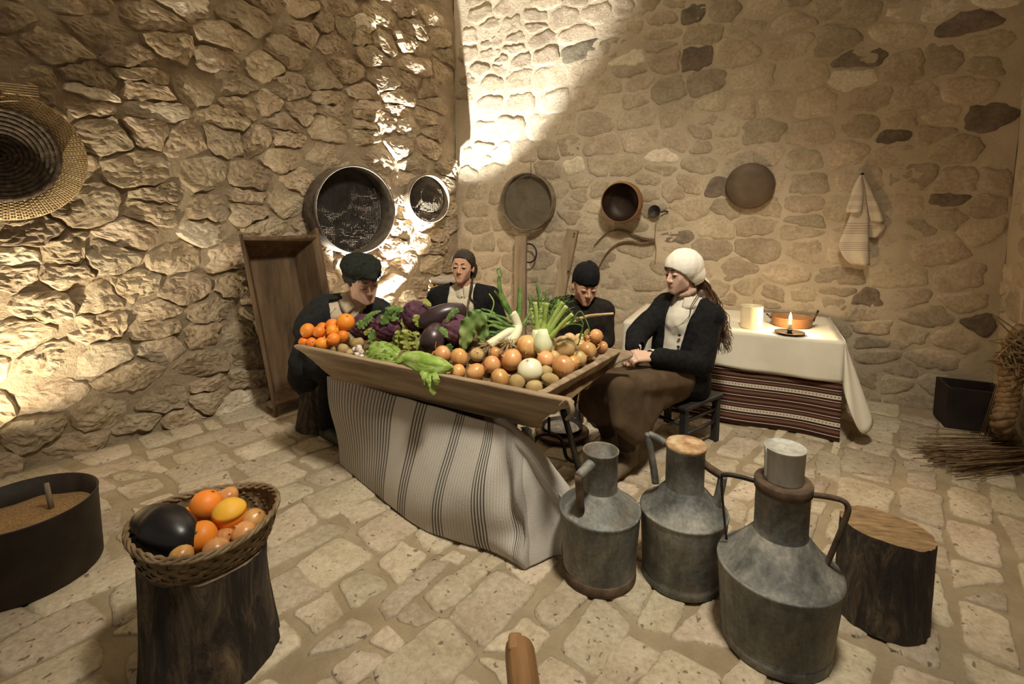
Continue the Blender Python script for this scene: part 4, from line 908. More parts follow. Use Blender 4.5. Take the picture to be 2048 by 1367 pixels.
handle(e1, c1, [c1 + hd * (rn1 + 0.07) + Vector((0, 0, z_r - 0.052)), c1 + hd * (R1 * 0.78) + Vector((0, 0, z_s + 0.04))], 0.015, MAT['rust'], 'handle')
# can 2
c0 = at_z(1362, 1148); R2 = 84 * sc(facing_plane(1362, 1010, c0)); z_s = zat(1362, 1015, c0); z_n = zat(1362, 968, c0); z_r = zat(1366, 888, c0); rn2 = 37 * sc(facing_plane(1366, 920, c0))
e2, c2 = can(1362, 1148, 'zinc can with crusted brown lid and angular handles between two cans', (R2, z_s, z_n, rn2, z_r, R2 * 0.92), None)
one(lathe([(rn2 * 1.05, z_r - 0.01), (rn2 * 1.07, z_r), (rn2 * 1.02, z_r + 0.007), (rn2 * 0.5, z_r + 0.010), (0.002, z_r + 0.009)], 40, True, False, 0.02), 'lid', MAT['cork_lid'], e2)
fpn = lambda x, y: facing_plane(x, y, c2)
for pts in [[fpn(1330, 885), fpn(1312, 874), fpn(1297, 868)], [fpn(1297, 866), fpn(1301, 900), fpn(1308, 940), fpn(1311, 965)]]:
    handle(e2, c2, pts, 0.014, MAT['zinc'], 'handle', 1.0)
handle(e2, c2, [fpn(1398, 918), fpn(1420, 936), fpn(1446, 952)], 0.015, MAT['rust'], 'handle')
handle(e2, c2, [fpn(1446, 950), fpn(1440, 980), fpn(1430, 1015), fpn(1420, 1048)], 0.016, MAT['zinc'], 'handle', 1.0)
handle(e2, c2, [fpn(1404, 1008), fpn(1398, 1020), fpn(1404, 1036), fpn(1420, 1050)], 0.004, MAT['iron'], 'wire')
# can 3, the nearest
c0 = at_z(1548, 1276); R3 = 113 * sc(facing_plane(1554, 1130, c0)); z_s = zat(1556, 1128, c0); z_n = zat(1560, 1060, c0); z_r = zat(1564, 960, c0); rn3 = 49 * sc(facing_plane(1562, 1000, c0))
e3, c3 = can(1548, 1276, 'large dark zinc can with a cup upturned on its rusty collar', (R3, z_s, z_n, rn3, z_r, R3 * 0.90), None)
one(lathe([(rn3 * 1.04, z_r - 0.03), (rn3 * 1.07, z_r - 0.026), (rn3 * 1.08, z_r - 0.002), (rn3 * 1.04, z_r + 0.004), (rn3 * 0.7, z_r + 0.003), (0.01, z_r + 0.002)], 44, True, False), 'collar', MAT['rust'], e3)
fpn3 = lambda x, y: facing_plane(x, y, c3)
handle(e3, c3, [fpn3(1513, 962), fpn3(1480, 953), fpn3(1450, 949), fpn3(1443, 960), fpn3(1447, 1020), fpn3(1453, 1078)], [0.0075] * 13 + [0.004] * 13, MAT['iron'], 'handle', 1.0)
handle(e3, c3, [fpn3(1614, 988), fpn3(1650, 992), fpn3(1684, 1000), fpn3(1696, 1014), fpn3(1692, 1035), fpn3(1672, 1085), fpn3(1652, 1131)], 0.0085, MAT['rust'], 'handle', 1.0)
rc = 37 * sc(fpn3(1568, 930)); cup_c = c3 + Vector((0, 0, z_r + 0.004)); hc = fpn3(1568, 893).z - cup_c.z
cu = empty('zinc_cup', cup_c, 'whitish zinc cup standing on the collar of the large can', 'cup')
one(lathe([(rc * 0.95, 0), (rc * 0.96, 0.004), (rc * 1.0, hc - 0.006), (rc * 1.04, hc), (rc * 1.0, hc + 0.003), (rc * 0.96, hc - 0.002), (0.002, hc - 0.004)], 40, True, False), 'body', MAT['zinc_pale'], cu)
handle(cu, Vector((0, 0, 0)), [Vector((-rc * 0.97, 0, 0)), Vector((-rc * 1.0, 0, hc))], 0.004, MAT['zinc_pale'], 'seam')

# ================================================================== stumps, drum, basket
def stump(px, py, rtop, rbot, ztop, label, slant=(0, 0), flare=0.3, name='log_stool', seg=72, topm='cut_wood', legs=None):
    c = at_z(px, py); e = empty(name, c, label, 'stump'); sd = random.random() * 40
    def fn(u, v2):
        a = u * 2 * math.pi; r = rbot + (rtop - rbot) * (1 - (1 - v2) ** 2 * 1.0)
        w = 1 + 0.09 * noise.noise(Vector((math.cos(a) * 1.5 + sd, math.sin(a) * 1.5, v2 * 0.8))) + 0.055 * noise.noise(Vector((math.cos(a) * 5 + sd, math.sin(a) * 5, v2 * 1.2))) + 0.015 * noise.noise(Vector((math.cos(a) * 14, math.sin(a) * 14, v2 * 3 + sd)))
        x, y = r * w * math.cos(a), r * w * math.sin(a); return (x, y, v2 * (ztop + slant[0] * x + slant[1] * y))
    v, f = gridf(fn, seg, 14, True); n = seg
    mb = MB().add((v, f)); mb.build('bark', MAT['bark'], e)
    top = [Vector(q) for q in v[-n:]]; cc = sum(top, Vector()) / n
    tv = [tuple(q) for q in top] + [tuple(cc + (q - cc) * 0.6 + Vector((0, 0, 0.002))) for q in top] + [tuple(cc + Vector((0, 0, 0.002)))]
    tf = [(i, (i + 1) % n, n + (i + 1) % n, n + i) for i in range(n)] + [(n + i, n + (i + 1) % n, 2 * n) for i in range(n)]
    one((tv, tf), 'cut_face', MAT[topm], e, False)
    return e, c
sp = at_z(428, 1300); zt = zat(428, 1090, sp); rt_ = 110 * sc(facing_plane(428, 1085, sp))
st, stc = stump(428, 1300, rt_, rt_ * 1.12, zt, 'dark tree stump carrying the basket of fruit', name='tree_stump', topm='wood_grey')
lp = at_z(1760, 1222); zt2 = zat(1766, 1050, lp); rl_ = 79 * sc(facing_plane(1766, 1100, lp))
stump(1760, 1222, rl_ * 0.98, rl_ * 1.02, zt2, 'short sawn log with dark bark standing beside the large can', slant=(-0.10, -0.05), name='sawn_log')
# drum with grain
dc = at_z(60, 1142); zr_ = zat(60, 1000, dc); rd = 116 * sc(facing_plane(60, 1000, dc))
dr = empty('sheet_metal_drum', dc, 'dark rusted sheet metal drum holding grain', 'drum')
one(lathe([(rd * 0.98, 0), (rd, 0.006), (rd, zr_ - 0.006), (rd * 1.012, zr_), (rd * 0.985, zr_), (rd * 0.98, zr_ - 0.13)], 64, True, False), 'wall', MAT['drum'], dr)
one(gridf(lambda u, v2: (rd * 0.985 * v2 * math.cos(u * 6.2832), rd * 0.985 * v2 * math.sin(u * 6.2832), zr_ - 0.085 + 0.018 * noise.noise(Vector((v2 * math.cos(u * 6.28) * 3, v2 * math.sin(u * 6.28) * 3, 0)))), 48, 12, True), 'grain_fill', MAT['grain'], dr)
stk = tag(one(tube([at_z(104, 1022, zr_ - 0.09), at_z(93, 966, zr_ + 0.03)], [0.010, 0.008], 8), 'wooden_stick', MAT['wood_grey']), 'pale wooden stick standing in the drum of grain', 'stick')
# woven basket
bk_c = Vector((stc.x, stc.y, zt + 0.002)); z_top = zat(408, 1072, bk_c); rb_ = 124 * sc(facing_plane(408, 1050, bk_c)); hb = max(0.10, z_top - bk_c.z)
bk = empty('woven_basket', bk_c, 'shallow woven basket holding oranges and a black aubergine on the stump', 'basket')
def basket_fn(u, v2, off=0.0):
    a = u * 2 * math.pi; r = rb_ * (0.84 + 0.16 * math.sin(v2 * math.pi / 2) ** 0.8) * (1 + 0.02 * math.sin(a * 3)) + off
    return Vector((r * 1.04 * math.cos(a), r * 0.96 * math.sin(a), hb * v2 + 0.012 * math.sin(a * 2 + 0.5) * v2))
mb = MB()
nst = 44; nrow = 6
for j in range(nrow):
    def strip(u, w, j=j):
        ph = math.sin(u * nst * math.pi + j * math.pi); b = basket_fn(u, (j + w * 0.98) / nrow, 0.0035 * ph); return b
    mb.add(gridf(strip, nst * 4, 2, True))
for i in range(nst):
    u0 = i / nst
    mb.add(gridf(lambda a, b, u0=u0, i=i: basket_fn(u0 + (a - 0.5) * 0.55 / nst, b, -0.0035 * math.sin(b * nrow * math.pi + i * math.pi)), 1, nrow * 2))
mb.build('woven_side', MAT['wicker'], bk, False)
one(gridf(lambda u, v2: basket_fn(u, v2 * 0.97, -0.0005), 60, 6, True), 'lining', MAT['wicker'], bk)
one(lathe([(rb_ * 0.86, 0.0), (rb_ * 0.86, 0.012), (0.002, 0.014)], 32), 'base', MAT['wicker'], bk)
mb = MB()
for k in range(3):
    mb.add(tube([basket_fn(i / 90, 1.0, 0.003) + Vector((0.0045 * math.cos(i * 0.9 + k * 2.1), 0.0045 * math.sin(i * 0.9 + k * 2.1), 0.006 * math.sin(i * 0.9 + k * 2.1))) for i in range(90)], 0.006, 6, True))
mb.build('braided_rim', MAT['wicker'], bk)
def in_b(px, py, z): return at_z(px, py, bk_c.z + z)
def inb_r(p, rpx): return rpx * sc(p)
p = in_b(413, 1010, hb * 0.98); orange(p, inb_r(p, 31), (0.4, 0.3, 1), 'largest orange on top of the woven basket', None)
p = in_b(402, 1073, hb * 0.86); orange(p, inb_r(p, 30), (0.05, -0.65, 0.75), 'orange showing its stem scar at the front of the basket', None)
p = in_b(460, 1030, hb * 0.95); o_ = orange(p, inb_r(p, 32), (0.2, -0.2, 1), 'partly peeled yellowish orange in the woven basket', None); r_ = inb_r(p, 32)
one(lathe([(0.93, 0.30), (0.985, 0.32), (0.90, 0.52), (0.66, 0.78), (0.34, 0.94), (0.001, 0.99)], 24, False, False, 0.02), 'bare_zest', MAT['orange_pale'], o_, M=Matrix.Scale(r_ * 1.03, 4) @ Matrix.Rotation(0.15, 4, 'X'))
p = in_b(383, 1035, hb * 0.72); orange(p, inb_r(p, 24), (0.3, 0.5, 1), 'orange half hidden behind the aubergine in the basket', None)
for px, py, r, z in [(508, 1038, 22, 0.80), (488, 1066, 24, 0.78), (362, 1112, 24, 0.72), (432, 1098, 25, 0.72), (455, 995, 22, .8), (450, 1075, 20, .55)]:
    p = in_b(px, py, hb * z); onion(p, inb_r(p, r), MAT['onion'], (random.uniform(-1, 1), random.uniform(-0.6, 0.3), 0.7), 'onion lying in the woven basket', 'onions in the basket')
pa = [in_b(292, 1048, hb * 0.95), in_b(325, 1058, hb * 0.98), in_b(368, 1085, hb * 0.88)]; ra = 47 * sc(pa[1])
da = (pa[2] - pa[0]).normalized(); ea, eb = pa[0] - da * ra * 0.55, pa[2] + da * ra * 0.55
aubergine([ea.lerp(eb, t / 6) + Vector((0, 0, 0.012 * math.sin(math.pi * t / 6))) for t in range(7)], [ra * k * math.sqrt(max(0.08, 1 - (t / 10 - 1) ** 2)) for t, k in ((t, 1.0 if t > 8 else 0.96) for t in range(21))], 'large black wrinkled aubergine in the woven basket', 'aubergine_black')

# ================================================================== second trough leaning on the left wall
b0 = at_z(549, 836); wdir = LD.copy(); hgt = 1.27; wid = 0.52
lean = (Vector((0, 0, 1)) * 1.0 - LN * 0.09 - LD * 0.095).normalized(); nrm = wdir.cross(lean); nrm = nrm if nrm.dot(LN) > 0 else -nrm
tl = empty('leaning_trough', b0, 'dark wooden trough stood on end leaning against the rough wall', 'trough')
def q_(w, l, n): return wdir * w + lean * l + nrm * n
dp = 0.20   # depth of the hollow
def slabp(name, pts, t):
    o = one(prism(pts, (0, 0, 0), t), name, MAT['wood_dark'], tl, False); bevel(o, 0.005, 2); return o
slabp('bottom_board', [q_(0.10, 0.10, -dp), q_(wid - 0.05, 0.10, -dp), q_(wid - 0.05, hgt - 0.14, -dp), q_(0.10, hgt - 0.14, -dp)], nrm * -0.022)
slabp('side_board', [q_(0.0, 0.0, 0.0), q_(0.0, hgt, 0.0), q_(0.10, hgt - 0.14, -dp), q_(0.10, 0.10, -dp)], wdir * 0.026)
slabp('side_board', [q_(wid + 0.05, 0.02, 0.0), q_(wid + 0.05, hgt + 0.03, 0.0), q_(wid - 0.05, hgt - 0.10, -dp), q_(wid - 0.05, 0.10, -dp)], wdir * -0.026)
slabp('end_board', [q_(0.02, hgt - 0.02, 0.0), q_(wid + 0.03, hgt - 0.02, 0.0), q_(wid - 0.05, hgt - 0.14, -dp), q_(0.10, hgt - 0.14, -dp)], lean * -0.024)
slabp('end_board', [q_(0.02, 0.07, 0.0), q_(wid + 0.03, 0.07, 0.0), q_(wid - 0.05, 0.13, -dp), q_(0.10, 0.13, -dp)], lean * 0.024)

# ================================================================== sieves and vessels on the walls
def disc_frame(c, n):
    n = Vector(n).normalized(); z = Vector((0, 0, 1)); x = n.cross(z).normalized(); y = x.cross(n); Mx = Matrix.Identity(4)
    for i, a in enumerate((x, y, n)):
        for r in range(3): Mx[r][i] = a[r]
    Mx.translation = c; return Mx
def sieve(c, n, R, dep, label, nw, wr, wire, hoop='sieve_wood', mesh_at=0.15, taper=0.0, hole=None):
    e = empty('hanging_sieve', (0, 0, 0), label, 'sieve'); e.matrix_world = disc_frame(c, n)
    one(lathe([(R * (1 - taper), 0), (R, dep), (R * 0.975, dep), (R * 0.975 * (1 - taper), 0)], 64, False, False), 'hoop', MAT[hoop], e)
    one(lathe([(R * 1.0, dep * 0.86), (R * 1.015, dep * 0.87), (R * 1.015, dep * 0.99), (R * 0.99, dep * 1.0)], 64, False, False), 'outer_band', MAT[hoop], e)
    mb = MB(); z = dep * mesh_at; Ri = R * 0.97 * (1 - taper * (1 - mesh_at))
    for k in range(nw):
        t = -1 + 2 * (k + 0.5) / nw; h = math.sqrt(max(0, 1 - t * t)) * Ri
        segs = [(-h, h)]
        for a, b in segs:
            mb.add(box(((a + b) / 2, t * Ri, z), (b - a, wr * 2, wr))); mb.add(box((t * Ri, (a + b) / 2, z + wr), (wr * 2, b - a, wr)))
    m = mb.build('wire_mesh', MAT[wire], e, False); m['kind'] = 'stuff'
    return e
dA = 0.20; cS = lwall_pt(690, 420, 0.085); r1 = 87 * sc(cS + LN * dA)
sieve(cS, LN + Vector((0, -0.10, 0)), r1, dA, 'large deep sieve with dark mesh hanging on the rough stone wall above the man', 52, 0.0046, 'wire', hoop='sieve_dark', mesh_at=0.12)
cS = lwall_pt(848, 398, 0.08); r2 = 47 * sc(cS + LN * 0.1)
sieve(cS, LN + Vector((0, -0.25, 0)), r2, 0.11, 'small round sieve hanging near the room corner', 40, 0.0026, 'wire', mesh_at=0.2)
cS = wall_pt(1060, 404, 0.03); r3 = 56 * sc(cS)
sieve(cS, BN, r3, 0.10, 'round sieve with see-through gauze hanging on the smoother wall', 70, 0.0016, 'wire_fine', mesh_at=0.35)
sv3 = bpy.data.objects['hanging_sieve.002']; cd_ = one(tube([wall_pt(1062, 322, 0.02), wall_pt(1062, 352, 0.02)], 0.003, 6), 'hanging_cord', MAT['rope'], sv3); cd_.matrix_parent_inverse = sv3.matrix_world.inverted()
# copper bowl
bb = wall_pt(1252, 404, 0.035); rbw = 39 * sc(bb); bo = empty('copper_bowl', (0, 0, 0), 'brown copper bowl with blackened inside hanging on the wall', 'bowl'); bo.matrix_world = disc_frame(bb, BN + Vector((-0.18, -0.1, -0.05)))
one(lathe([(rbw * 0.55, 0.0), (rbw * 0.86, 0.03), (rbw * 1.04, 0.08), (rbw * 1.06, 0.11), (rbw * 1.0, 0.155), (rbw * 0.97, 0.16), (rbw * 0.95, 0.155)], 48, True, False), 'outside', MAT['copper'], bo)
one(lathe([(rbw * 0.95, 0.156), (rbw * 0.98, 0.11), (rbw * 0.8, 0.04), (rbw * 0.45, 0.018), (0.002, 0.014)], 48, False, False), 'inside', MAT['copper_black'], bo)
# flat pan
pb = wall_pt(1500, 372, 0.018); rp = 44 * sc(pb); pn = empty('flat_iron_pan', (0, 0, 0), 'plain brown iron pan hung bottom outwards on the wall', 'pan'); pn.matrix_world = disc_frame(pb, BN)
one(lathe([(rp * 1.0, 0), (rp * 1.01, 0.02), (rp * 1.0, 0.045), (rp * 0.97, 0.054), (rp * 0.6, 0.058), (0.002, 0.059)], 52, True, False), 'base', MAT['pan'], pn)
one(lathe([(rp * 1.02, 0), (rp * 1.035, 0.004), (rp * 1.02, 0.008)], 52, False, False), 'rim', MAT['pan'], pn)
# small ladle with its string
lb = wall_pt(1311, 422, 0.0); ld_ = empty('small_ladle', (0, 0, 0), 'tiny dark ladle hanging by a string beside the copper bowl', 'ladle'); ld_.matrix_world = disc_frame(lb, BN); rl2 = 12 * sc(lb)
one(lathe([(rl2 * 0.3, 0.02), (rl2 * 0.85, 0.03), (rl2, 0.055), (rl2 * 0.9, 0.055), (rl2 * 0.6, 0.035), (0.001, 0.03)], 24, True, False), 'cup', MAT['iron'], ld_)
o_ = one(tube(spline([wall_pt(1322, 424, 0.045), wall_pt(1330, 422, 0.03), wall_pt(1336, 424, 0.015)]), 0.008, 8), 'handle', MAT['iron'], ld_); o_.matrix_parent_inverse = ld_.matrix_world.inverted()
st_ = tag(one(tube(spline([wall_pt(1313, 434, 0.03), wall_pt(1311, 455, 0.02), wall_pt(1310, 480, 0.03), wall_pt(1312, 500, 0.02), wall_pt(1310, 528, 0.02)]), 0.0035, 6), 'string', MAT['rope']), 'thin string dangling on the wall below the tiny ladle', 'string')
# wooden two-pronged fork
fk = empty('wooden_fork', wall_pt(1310, 481, 0.02), 'curved two-pronged wooden fork hung flat on the wall', 'fork'); fo = fk.location.copy()
for pts in [[(1310, 481), (1285, 477), (1262, 468), (1240, 460), (1218, 463), (1202, 476), (1188, 491)], [(1310, 482), (1285, 487), (1262, 484), (1240, 486), (1222, 497), (1207, 516), (1197, 537)]]:
    n = 6 * 6 + 1; one(tube(spline([wall_pt(x, y, 0.025) - fo for x, y in pts], 6), [0.016 - 0.012 * i / (n - 1) for i in range(n)], 8), 'prong', MAT['wood_dark'], fk)
# two upright planks with an iron ring
def plank(p_top, wpx, px_bot, label, thick=0.045):
    top = wall_pt(*p_top, 0.10); w = wpx * sc(top); bot = wall_pt(px_bot, 700, 0.16); bot.z = 0.0
    e = empty('wooden_plank', bot, label, 'plank'); d = (top - bot); L = d.length; z = d.normalized(); x = (BD - z * BD.dot(z)).normalized(); y = z.cross(x)
    Mx = Matrix.Identity(4)
    for i, a in enumerate((x, y, z)):
        for r in range(3): Mx[r][i] = a[r]
    def fn(u, v2):
        k = [(-1, -1), (1, -1), (1, 1), (-1, 1)][int(u * 4) % 4]; zz = v2 * L; return (k[0] * w / 2 * (1 + 0.06 * noise.noise(Vector((k[0] * 3, zz * 3, 1)))), k[1] * thick / 2, zz)
    v, f = gridf(fn, 4, 12, True); f.append((3, 2, 1, 0)); f.append(tuple(range(len(v) - 4, len(v))))
    o = one((v, f), 'board', MAT['wood_grey'], e, False, M=Mx); bevel(o, 0.006, 2)
    return e, bot
pe, pbot = plank((1042, 472), 25, 1040, 'weathered plank with an iron ring standing against the wall behind the leeks')
ringc = wall_pt(1058, 506, 0.09); rr_ = 17 * sc(ringc); Mx = disc_frame(ringc - pbot, BN)
one(tube([Mx @ Vector((rr_ * math.cos(a) * 0.95, rr_ * math.sin(a) * 1.1, 0)) for a in [k * 6.2832 / 28 for k in range(28)]], 0.008, 8, True), 'iron_ring', MAT['iron'], pe)
pe2, pb2 = plank((1146, 458), 24, 1092, 'weathered leaning plank standing behind the boy against the wall')
for y in (0.0, 1.0):
    q = wall_pt(1149 - 12 * y, 467 + 75 * y, 0.15); one(lathe([(0.008, 0), (0.008, 0.01)], 10), 'nail', MAT['iron'], pe2, M=disc_frame(q - pb2, BN))
# striped towel on a nail
tw_top = wall_pt(1722, 350, 0.05); tw = empty('striped_towel', tw_top, 'cream towel with pale brown stripes hanging from a nail', 'towel')
MAT['towel'] = stripes_uv('towel_cloth', (0.60, 0.52, 0.40), [(0, 0.0), (0.40, 0.55), (0.52, 0.0), (0.62, 0.55), (0.74, 0), (0.94, 0.8)], 40, (0.26, 0.17, 0.11), axis=1)
def cloth_strip(rows, name, depth, wave, nn=12, mat='towel'):
    # rows: (left px, right px, y px, depth offset)
    L = spline([wall_pt(a, y, depth + d) - tw_top for a, b, y, d in rows], 6); R = spline([wall_pt(b, y2 if False else y, depth + d) - tw_top for a, b, y, d in rows], 6); n = len(L) - 1
    def fn(u, v2):
        i = min(int(v2 * n), n - 1); f = v2 * n - i; a = L[i].lerp(L[i + 1], f); b = R[i].lerp(R[i + 1], f)
        return a.lerp(b, u) + BN * (wave * math.sin(u * math.pi * 2.2 + v2 * 3) * v2 + 0.02 * math.sin(u * math.pi))
    o = one(gridf(fn, nn, n), name, MAT[mat], tw); grid_uv(o, nn, n); solid(o, 0.003); return o
cloth_strip([(1719, 1724, 350, 0), (1706, 1726, 375, 0.01), (1698, 1726, 400, 0.02), (1692, 1725, 418, 0.03), (1693, 1724, 425, 0.03)], 'front_fold', 0.075, 0.012)
cloth_strip([(1722, 1728, 350, 0), (1727, 1740, 375, 0), (1733, 1752, 400, 0.01), (1737, 1764, 425, 0.02), (1742, 1770, 444, 0.02)], 'side_fold', 0.05, 0.012)
cloth_strip([(1718, 1727, 352, 0), (1716, 1732, 390, 0.01), (1700, 1736, 430, 0.02), (1686, 1737, 465, 0.03), (1677, 1738, 490, 0.04), (1688, 1739, 515, 0.05), (1705, 1740, 530, 0.05)], 'long_fold', 0.045, 0.018)
cloth_strip([(1727, 1732, 380, 0), (1733, 1748, 430, 0.01), (1736, 1772, 452, 0.01), (1737, 1755, 475, 0.0)], 'inner_fold', 0.035, 0.01)
one(lathe([(0.006, 0), (0.006, 0.06), (0.010, 0.06), (0.010, 0.066)], 10), 'nail', MAT['iron'], tw, M=disc_frame(wall_pt(1722, 349, 0.0) - tw_top, BN))

# straw mat basket on the left wall
hc_ = lwall_pt(6, 310, 0.16); Rh = 128 * sc(hc_); ht = empty('straw_mat', (0, 0, 0), 'round woven straw press mat with dark coiled hollow hung on the wall', 'straw mat'); ht.matrix_world = disc_frame(hc_, LN + Vector((0, -0.12, 0)))
mb = MB()
for k in range(14):
    R = Rh * (0.70 + 0.30 * k / 13); mb.add(tube([(R * math.cos(a), R * math.sin(a), 0.012 * math.sin(a * 80 + k * math.pi) * 0.3) for a in [i * 6.2832 / 120 for i in range(120)]], 0.0052, 5, True))
mb.build('flat_rings', MAT['straw'], ht)
mb = MB()
for i in range(170):
    a = i * 6.2832 / 170; mb.add(tube([((Rh * r) * math.cos(a + 0.03 * (r - 0.7)), (Rh * r) * math.sin(a + 0.03 * (r - 0.7)), 0.004) for r in (0.69, 0.85, 1.01)], 0.0028, 4))
mb.build('radial_fibres', MAT['straw'], ht)
one(lathe([(Rh * 1.0, -0.008), (Rh * 0.70, -0.008), (Rh * 0.66, -0.03)], 60, False, False), 'backing', MAT['straw_dark'], ht)
mb = MB()
for k in range(11):
    R = Rh * (0.69 - 0.063 * k); z = 0.05 - 0.012 * k
    mb.add(tube([(R * math.cos(a) * 0.98 + 0.01, R * math.sin(a), z + 0.003 * noise.noise(Vector((math.cos(a) * 9, math.sin(a) * 9, k)))) for a in [i * 6.2832 / 90 for i in range(90)]], 0.0135, 7, True))
mb.build('coil', MAT['fibre_dark'], ht)
one(lathe([(Rh * 0.70, -0.02), (Rh * 0.4, -0.075), (0.002, -0.09)], 48, False, False), 'hollow', MAT['fibre_dark'], ht)
mb = MB()
for k in range(26):
    a0 = random.uniform(0.25, 1.5); R = Rh * random.uniform(0.74, 0.84); mb.add(tube([((R + 0.03 * t) * math.cos(a0 + t * 0.35), (R + 0.03 * t) * math.sin(a0 + t * 0.35), 0.05 + 0.03 * t) for t in (0, 0.33, 0.66, 1)], 0.0022, 4))
for k in range(5):
    mb.add(tube([(-0.15, Rh * 0.93 + 0.012 * k, 0.07), (0.10 + 0.02 * k, Rh * 0.93 + 0.010 * k - 0.006, 0.075)], 0.0028, 4))
mb.build('loose_straws', MAT['straw'], ht)

# ================================================================== table with cloths, candle, jar and pot
TZ = 0.612
tf = at_z(1690, 684, TZ); bdir = BD
tb_depth = (wall_pt(1650, 640).dot(BN) - 0) ; 
dep_t = abs((tf - B1).dot(BN)) - 0.03
tlen = 1.35
ttab = empty('wooden_table', tf - bdir * tlen / 2, 'low wooden table hidden under cloths beside the candle wall', 'table')
def tq(a, b, z): return tf - bdir * a - BN * b + Vector((0, 0, z))       # a to the left along the table, b back to the wall, z from table top
def tboard(name, a0, a1, b0, b1, z0, z1):
    pts = [tq(a0, b0, z0), tq(a1, b0, z0), tq(a1, b1, z0), tq(a0, b1, z0)]; o = one(prism([p - ttab.location for p in pts], (0, 0, 0), (0, 0, z1 - z0)), name, MAT['wood_dark'], ttab, False); return o
ttab.location.z = 0
tboard('table_top', 0.012, tlen, 0.012, dep_t, -0.035, -0.006)
for a in (0.05, tlen - 0.09):
    for b in (0.05, dep_t - 0.08): tboard('leg', a, a + 0.05, b, b + 0.05, -TZ, -0.035)
# white cloth
wc = tq(tlen / 2, dep_t / 2, 0)
lc = empty('white_tablecloth', wc, 'white linen tablecloth with a long corner hanging over the table', 'tablecloth')
o = one(gridf(lambda u, v2: tq(tlen * u, dep_t * v2, 0.002 + 0.0015 * noise.noise(Vector((u * 9, v2 * 5, 0)))) - wc, 30, 12), 'cloth_top', MAT['linen'], lc); solid(o, 0.003)
fh = 0.245
o = one(gridf(lambda u, v2: tq(tlen * (1 - u), -0.008 - 0.012 * v2 - 0.010 * v2 * math.sin(u * 22 + 1), 0.003 - fh * v2 + 0.008 * v2 * math.sin(u * 5)) - wc, 60, 12), 'front_fall', MAT['linen'], lc); solid(o, 0.003)
def side_fall(u, v2):
    L = 0.43 - 0.20 * sm(u, 0.0, 0.7)
    return tq(0, 0.02 + (dep_t - 0.02) * u, 0.003) + Vector((0, 0, -L * v2)) + bdir * (0.004 + (0.13 - 0.06 * u) * v2 + 0.018 * math.sin(u * 13) * v2) - wc
o = one(gridf(side_fall, 30, 16), 'side_fall', MAT['linen'], lc); solid(o, 0.003)
def corner_fold(u, v2):
    th_ = u * math.pi / 2; R = 0.02 + 0.13 * u ** 0.7 + 0.05 * math.sin(math.pi * u); L = fh + (0.53 - fh) * math.sin(math.pi * min(u / 0.62, 1) / 2) - 0.10 * max(0, (u - 0.62) / 0.38)
    return tq(0, 0.02 * u, 0.003) + (BN * math.cos(th_) + bdir * math.sin(th_)) * (R * v2 + 0.012 * math.sin(u * 9) * v2) + BN * (0.008 * (1 - u)) + Vector((0, 0, -L * v2)) - wc
o = one(gridf(corner_fold, 18, 16), 'corner_fold', MAT['linen'], lc); solid(o, 0.003)
# brown striped kilim hanging below
def kil(u, v2):
    p = tq(tlen * (1 - u) - 0.0, 0.0, -0.10 - (TZ - 0.105) * v2); return p + BN * (-0.004 + 0.015 * math.sin(u * 13 + 0.6) * v2 + 0.03 * v2 * v2 + 0.02 * sm(u, 0.85, 1.0) * v2)
MAT['kilim'] = None
def kilim_mat():
    m, nt, b = new_mat('kilim'); tc = nd(nt, 'ShaderNodeTexCoord'); sp2 = nd(nt, 'ShaderNodeSeparateXYZ'); lk(nt, tc.outputs['UV'], sp2.inputs[0]); vv = sp2.outputs[1]
    dk, md, lt, wh = (0.045, 0.018, 0.016), (0.15, 0.075, 0.045), (0.26, 0.17, 0.10), (0.60, 0.53, 0.42)
    seq = [(0, dk), (.06, md), (.15, dk), (.24, wh), (.265, dk), (.32, md), (.38, dk), (.43, wh), (.45, wh), (.56, wh), (.58, dk), (.66, wh), (.68, dk), (.74, md), (.84, dk), (.93, wh), (.955, dk)]
    r = ramp(nt, [c for _, c in seq], [p for p, _ in seq], 'CONSTANT'); lk(nt, mathn(nt, 'FRACT', mathn(nt, 'MULTIPLY', vv, 3.1)), r.inputs[0])
    fr = mathn(nt, 'FRACT', mathn(nt, 'MULTIPLY', vv, 3.1)); inb = mathn(nt, 'MULTIPLY', mathn(nt, 'GREATER_THAN', fr, 0.485), mathn(nt, 'LESS_THAN', fr, 0.525))
    dots = mathn(nt, 'MULTIPLY', inb, mathn(nt, 'LESS_THAN', mathn(nt, 'FRACT', mathn(nt, 'MULTIPLY', sp2.outputs[0], 70.0)), 0.55))
    c = mixc(nt, mathn(nt, 'MULTIPLY', dots, 0.8), r.outputs[0], dk)
    lk(nt, c, b.inputs['Base Color']); b.inputs['Roughness'].default_value = 0.95; b.inputs['Specular IOR Level'].default_value = 0.1
    add_bump(nt, b, noise_t(nt, coords(nt, (1, 1, 1), False), 180, 3), 0.5, 0.003); return m
kl = one(gridf(kil, 60, 24), 'striped_kilim', kilim_mat()); grid_uv(kl, 60, 24); solid(kl, 0.004); tag(kl, 'dark red-brown striped woven rug hanging under the white tablecloth', 'rug')
